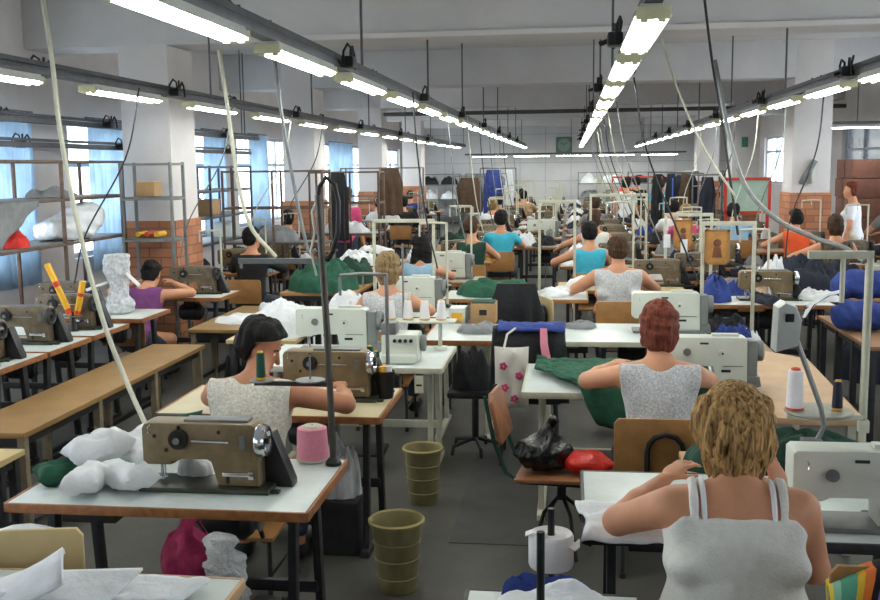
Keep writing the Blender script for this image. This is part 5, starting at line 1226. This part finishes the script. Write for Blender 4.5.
heap('red_bag','salmon red bag on the shelf of the long rack at left edge','bag',(-4.86,8.25,1.337),.13,.13,.14,cl_red,131)
heap('grey_box_heap','grey folded cloth on the middle shelf of the long rack','cloth',(-5.0,9.2,1.757),.17,.4,.08,cl_grey,132)
for i,(y,m) in enumerate(((9.75,cl_tan),(10.05,cl_brown))):
    pass
t=thing('cardboard_box','small cardboard box on the upper shelf of the narrow rack','box',(-4.40,10.10,1.727)); MB().box((0,0,.075),(.2,.2,.15),bev=.004).obj('body',card,t); MB().box((0,0,.153),(.19,.19,.006)).obj('lid',beige,t)
for i,m in enumerate((yellowp,redp,yellowp)):
    o=MB().cyl((0,-.1,.03),(0,.12,.03),.028,n=12).obj('thread_tube',m); o.location=(-4.50+.10*i,10.09,1.302); tag(o,['yellow roll at the left on the narrow rack lower shelf','red roll in the middle of the narrow rack lower shelf','yellow roll at the right on the narrow rack lower shelf'][i],'roll')
r3=mk_rack(2.6,.5,2.05,(.5,1.0,1.35,1.7,2.03),mat('blue_grey_tube',S(74,84,98),.5,.3,var=.2),4); r3.location=(-5.04,13.4,0); r3['label']='blue-grey tube rack before the windows, behind the first left column'
for i,(y,z,m,nm) in enumerate(((12.5,1.375,card,'cardboard box on the blue-grey rack, near end'),(13.4,1.375,card,'cardboard box on the blue-grey rack, in its middle'),(14.2,1.025,laminate,'white box on the lower shelf of the blue-grey rack'))):
    t=thing('box',nm,'box',(-5.04,y,z)); MB().box((0,0,.10),(.3,.4,.20),bev=.005).obj('body',m,t); MB().box((0,0,.206),(.31,.41,.012)).obj('lid',m,t)
for i,(x,y,n,h,lab) in enumerate(((-3.75,12.35,1.3,1.98,'brown tube frame standing across the left row, nearest of three'),(-3.2,14.0,1.0,1.95,'brown tube frame behind the nearest brown one'),(-3.3,17.3,1.4,2.0,'grey tube frame beyond the pink-topped woman'))):
    t=thing('tube_frame',lab,'frame',(x,y,0)); m=rustt if i<2 else gsteel
    for k in range(3):
        MB().box((-n/2+n*k/2,0,h/2),(.028,.028,h),bev=.003).obj('post',m,t)
        if k<3: MB().box((-n/2+n*k/2,.4,h/2),(.028,.028,h),bev=.003).obj('post',m,t)
    for z in (1.05,1.5,h-.015):
        b=MB(); b.box((0,0,z),(n,.024,.024)); b.box((0,.4,z),(n,.024,.024)); b.box((-n/2,.2,z),(.024,.4,.024)); b.box((n/2,.2,z),(.024,.4,.024)); b.obj('rail',m,t)
    MB().box((0,.2,1.065),(n,.4,.012)).obj('shelf_board',gsteel,t)
    heap('garment_heap',['pale heap on the shelf of the nearest brown frame','white heap on the shelf of the second brown frame','white heap on the shelf of the grey frame'][i],'cloth',(x,y+.2,1.073),.3,.15,.18,[cl_grey,cl_white,cl_white][i],140+i)
hang('hanging_garment','black garment hanging on the second brown frame left of pink top','garment',(-3.25,13.86,1.93),.26,.14,.95,cl_black,2)
hang('hanging_garment','dark garments hanging beyond the grey frame, left','garment',(-3.1,17.14,1.98),.4,.16,.8,cl_brown,5)
o=MB().box((0,0,0),(.20,.03,.36),bev=.02).obj('sign_board',mat('orange_board',S(222,150,72),.6)); o.location=aty(385,179,17.3); tag(o,'orange board fixed on the left frame in front of the third column','board')
# hanging wires and rods
for i,(px,y0,y1,Y) in enumerate(((378,-6,92,10),(463,50,115,16))):
    pass
uframe('tall cream post frame far in the middle of the aisle rows',-.15,11.2,.42,1.62)
uframe('tall cream frame over the right aisle row, behind the turquoise top',.62,13.35,.75,1.62)
uframe('cream frame over the left aisle row, near the long-haired woman',-1.62,9.65,.62,1.50)
# blue robe and garments on rails
def coatrack(label,x,y,w,h):
    t=thing('garment_rail',label,'garment rail',(x,y,0)); MB().cyl((-w/2,0,h),(w/2,0,h),.016).obj('rail',gsteel,t)
    for sx in (-1,1):
        MB().cyl((sx*w/2,0,0.02),(sx*w/2,0,h),.014).obj('post',gsteel,t); MB().box((sx*w/2,0,.02),(.04,.5,.04)).obj('foot',gsteel,t)
    return t
coatrack('garment rail with blue robe far up the left aisle row',-1.62,22.6,.8,1.95)
hang('robe','royal blue robe hanging on the far rail','robe',(-1.72,22.6,1.915),.42,.28,1.25,cl_blue,4)
hang('garment','pale garment hanging beside the far blue robe','garment',(-1.37,22.6,1.915),.17,.2,.8,cl_white,7)
coatrack('garment rail with dark tracksuits right of centre',1.86,18.85,.9,1.85)
for i,(x,m,nm) in enumerate(((1.57,cl_black,'black tracksuit hanging leftmost on the right garment rail'),(1.82,cl_navy,'navy tracksuit with blue stripe in the middle of the right garment rail'),(2.07,cl_brown,'brown garment hanging rightmost on the right garment rail'))):
    o=hang('tracksuit',nm,'garment',(x,18.85,1.815),.19,.22,1.0,m,i,group='garments on the right rail')
    if i==1: MB().box((.02,-.115,-.5),(.025,.02,.85)).obj('stripe',mat('stripe_blue',S(86,110,200),.7),o)
coatrack('garment rail with blue garments beside the red-framed board',2.4,18.35,.5,1.8)
hang('tracksuit','navy garment with pale blue edge hanging beside the red-framed board','garment',(2.4,18.35,1.76),.26,.2,.9,cl_navy,9)
# red framed board
p=aty(747,200,18.4)
t=thing('notice_board','pale green board in a bright red frame by the right pillar','board',(p.x,18.4,0))
MB().box((0,0,1.42),(.72,.03,.56)).obj('panel',mat('board_green',S(176,206,192),.6,var=.08),t)
rf=mat('red_frame',S(204,58,44),.5,var=.1)
b=MB().box((0,-.02,1.72),(.80,.05,.05)); b.box((-.38,-.02,1.42),(.05,.05,.6)); b.box((.38,-.02,1.42),(.05,.05,.6)); b.box((0,-.02,1.13),(.80,.05,.04)); b.obj('frame',rf,t)
for sx in (-1,1): MB().box((sx*.36,.02,.56),(.05,.05,1.12)).obj('leg',rf,t)
t=thing('pipe_frame','thin red pipe frame standing before the far end wall','frame',(1.95,30.5,0)); MB().box((0,0,1.62),(1.5,.05,.05)).obj('crossbar',rf,t)
for sx in (-1,1): MB().box((sx*.72,0,.8),(.05,.05,1.6)).obj('post',rf,t)
# brown stack at right edge
for i in range(6):
    for j in range(2):
        z=.002+i*.34
        o=MB().box((0,0,.17),(.62,.5,.335),bev=.02).obj('brown_carton',mat('brown_carton',S(128,86,72),.8,var=.15)); o.location=(5.15+.02*(i%2),18.6+j*.55,z)
        tag(o,'brown carton, %s from the floor in the %s stack at the right wall'%(ORD[i],['nearer','farther'][j]),'carton','brown cartons stacked at the right wall')
# far row of lamps across the end wall
r=thing('lamp_rail','grey rail carrying the row of lamps across the far end','rail',(0,34.4,2.28)); MB().box((.1,0,.115),(7.4,.075,.055)).obj('channel',railm,r)
for x in (-2.4,0,2.4): MB().cyl((x,0,.14),(x,0,1.6),.01,n=6).obj('hanger_rod',railm,r)
for i in range(5):
    dup(POOL['lamp'],'lit lamp, %s from the left in the row across the far end'%ORD[i],(-2.75+1.42*i,34.4,2.32),PI/2,'lamps across the far end')
dup(POOL['lamp'],'lone lit lamp hanging past the right pillar near the wall',aty(857,127,17.9),PI/2-.1,'lamps by the right wall')
r=thing('lamp_rail','short rail of the lone lamp past the right pillar','rail',aty(857,127,17.9)+Vector((0,0,-.04))); MB().box((0,0,.115),(1.2,.07,.05)).obj('channel',railm,r); MB().cyl((0,0,.14),(0,0,1.4),.01,n=6).obj('hanger_rod',railm,r)
# things fixed on walls and columns
o=MB().box((0,0,0),(.13,.03,.22),bev=.01).obj('wall_box',mat('green_box',S(60,130,104),.5)); o.location=(3.6,22.66,2.02); o.location=aty(745,142,22.66); tag(o,'small green box on the second right pillar','box')
t=thing('wall_lamp','grey angled lamp fixed on the first right pillar','lamp',aty(808,172,16.55)); MB().box((0,0,0),(.09,.08,.42),rot=(0,.5,0),bev=.015).obj('shade',gsteel,t); MB().box((.08,-.01,-.02),(.06,.05,.34),bev=.01).obj('bulb_cover',whitem,t)
o=MB().box((0,0,0),(.5,.2,.3),bev=.02).obj('speaker_box',mat('orange_crate',S(196,120,62),.6)); o.location=aty(83,-1,5.1); 
bpy.data.objects.remove(o)

ROWS['C']='far middle aisle row'
for k,(x,y,mk) in enumerate(((-.51,15.6,None),(-.51,17.5,'new'),(-.51,19.3,None),(-.51,21.2,'worn'),(-.51,23.2,None),(-.51,25.6,'old'),(-.51,28.2,None),(-.51,31.0,'new'))):
    c=[(cl_white,'white garment'),(cl_black,'black garment'),(cl_grey,'grey garment'),(cl_white,'white cloth')]
    station('C',k+1,x,y,mk,[(-.18,-.03,.15,.2,.18,*c[k%4]),(.17,-.03,.13,.18,.14,*c[(k+1)%4])],(.22,.62+.1*(k%3),.2,.24),w=.70,mx=.02)
# cables dropping from the rails to the machines
def drop(label,x0,x1,y,z1,k):
    return hose('hanging_cable',label,'cable',[(x0+.14,y+.25,2.64),(x0+.14+(x1-x0-.14)*.2,y+.2,2.1),(x0+(x1-x0)*.75,y+.18,1.5),(x1,y+.16,z1)],.007,[dsteel,gsteel,creamt][k%3],'cables dropping from the rails',6)
for k,y in enumerate((8.45,10.95,13.1,14.85,16.6,18.3,20.0,23.5)): drop('thin cable dropping from the left aisle rail to the %s machine there'%ORD[k+3],-1.5,-1.15,y,1.12,k)
for k,y in enumerate((7.46,10.35,12.65,14.4,16.4,18.1,19.8,23.3)): drop('thin cable dropping from the right aisle rail to the %s machine there'%ORD[k+2],.32,.95,y,1.12,k)
for k,y in enumerate((9.3,10.9,12.5,14.2,16.0,17.9)): drop('thin cable dropping from the far right rail to the %s middle right machine'%ORD[k],2.12,1.95,y,1.10,k)
for k,y in enumerate((7.37,9.58,11.75,13.3)): drop('thin cable dropping from the window-side rail to the %s window-side machine'%ORD[[3,5,6,7,8,9][k]],-3.5,-3.95,y,1.10,k)
# storage along the end wall
for i,x in enumerate((-4.6,-2.9,1.0,2.7,4.4)):
    w_=['far left corner','left of the aisle','right of the aisle','behind the tracksuits','far right corner'][i]
    t=mk_rack(1.5,.5,1.75,(.3,.85,1.35,1.73),gsteel,2); t.location=(x,35.2,0); t.rotation_euler=(0,0,PI/2); t['label']='steel rack against the end wall, '+w_
    for j,z in enumerate((.325,.875,1.375)):
        for q in (-.36,.36):
            heap('garment_heap','%s heap on the %s shelf, %s end wall rack %s'%(['grey','white','dark'][(i+j)%3],['bottom','middle','top'][j],['left half,','right half,'][q>0],w_),'cloth',(x+q,35.2,z),.3,.19,.26,[cl_grey,cl_white,cl_black][(i+j)%3],200+i*7+j*2+(q>0),nr=10,nt=24)
for i,(x,y,m,nm) in enumerate(((-2.6,26.0,cl_brown,'brown garments hanging on the far left rail'),(2.9,26.3,cl_navy,'navy garments hanging on the far right rail'),(-2.6,31.0,cl_grey,'grey garments hanging on the rail by the far end'))):
    coatrack('garment rail '+['far up the left side','far up the right side','close to the far end wall'][i],x,y,.9,1.75); hang('garment',nm,'garment',(x,y,1.71),.62,.25,.9,m,30+i)

bench('low bench with blue and grey garments between the ochre pictures',1.60,10.2,.54,.9,.62,woodlt)
for i,(x,y,rx,ry,h,m,nm) in enumerate(((1.56,9.98,.2,.17,.22,cl_blue,'royal blue garments on the low bench between the ochre pictures'),(1.62,10.42,.19,.16,.2,cl_grey,'grey garments on the low bench between the ochre pictures'))): heap('garment_heap',nm,'cloth',(x,y,.622),rx,ry,h,m,300+i)
bench('low bench with blue film and dark cloth behind the tan side table',1.28,7.95,.5,.72,.58,woodbench)
for i,(x,y,rx,ry,h,m,nm) in enumerate(((1.22,7.76,.17,.12,.2,cl_blue,'blue cloth on the low bench behind the tan side table'),(1.38,7.98,.10,.10,.13,plastic_white,'crumpled clear film on the low bench behind the tan side table'),(1.24,8.17,.18,.11,.22,cl_black,'black cloth on the low bench behind the tan side table'))): heap('garment_heap',nm,'cloth',(x,y,.582),rx,ry,h,m,310+i)
for i,(x,y,rx,ry,h,m,nm) in enumerate(((2.55,13.75,.3,.22,.5,cl_navy,'navy bundle on the floor before the orange-topped woman'),(2.6,16.5,.2,.25,.5,cl_blue,'blue bundle on the floor beside the pale-blue-shirted person'),(-2.6,14.6,.35,.3,.55,cl_black,'black bundle on the floor before the pink-topped woman'),(-2.5,16.4,.35,.3,.6,cl_white,'white bundle on the floor beyond the black bundle, left'),(-2.6,18.6,.35,.3,.55,cl_grey,'grey bundle on the floor beyond the white bundle, left'),(-2.5,20.6,.3,.3,.6,cl_navy,'navy bundle on the floor far up the left side'),(1.12,13.6,.09,.2,.5,cl_white,'white bundle on the floor by the middle right row'),(-2.45,9.35,.12,.18,.45,cl_white,'white bag on the floor beside the big green heap'))): heap('floor_bundle',nm,'bundle',(x,y,.002),rx,ry,h,m,330+i)

for lab,x,y,hr,tp in (('grey-topped person in the left aisle row, beyond the white-topped one',-1.5,21.02,hair_dark,cl_greyshirt),('person in black in the right aisle row, beyond the grey top',.5,20.8,hair_brown,cl_black),('person in white in the middle right row before the tracksuits',1.72,17.2,hair_dark,cl_white),('person in pink in the middle right row, nearer than the tracksuits',1.72,15.32,hair_fair,cl_pink),('person in blue far back at the left windows',-4.1,25.5,hair_brown,cl_blue),('person in maroon in the window-side row before the pink-topped woman',-4.1,14.15,hair_dark,cl_maroon)):
    P_(lab,x,y,seat=.46,hair=('short',hr),top=('tee',tp),vox=.02); chair('chair under the '+lab[:1].lower()+lab[1:],x,y-.04,0,woodlt,False,seat=.46)
# ------------------------------------------------------------------ colour management
vs=scene.view_settings; vs.view_transform='Standard'; vs.look='None'; vs.gamma=1; vs.use_curve_mapping=False; vs.exposure=EXPO
scene.cycles.max_bounces=8; scene.cycles.diffuse_bounces=4; scene.cycles.transmission_bounces=6; scene.cycles.transparent_max_bounces=8
scene.cycles.caustics_reflective=False; scene.cycles.caustics_refractive=False; scene.cycles.sample_clamp_indirect=6
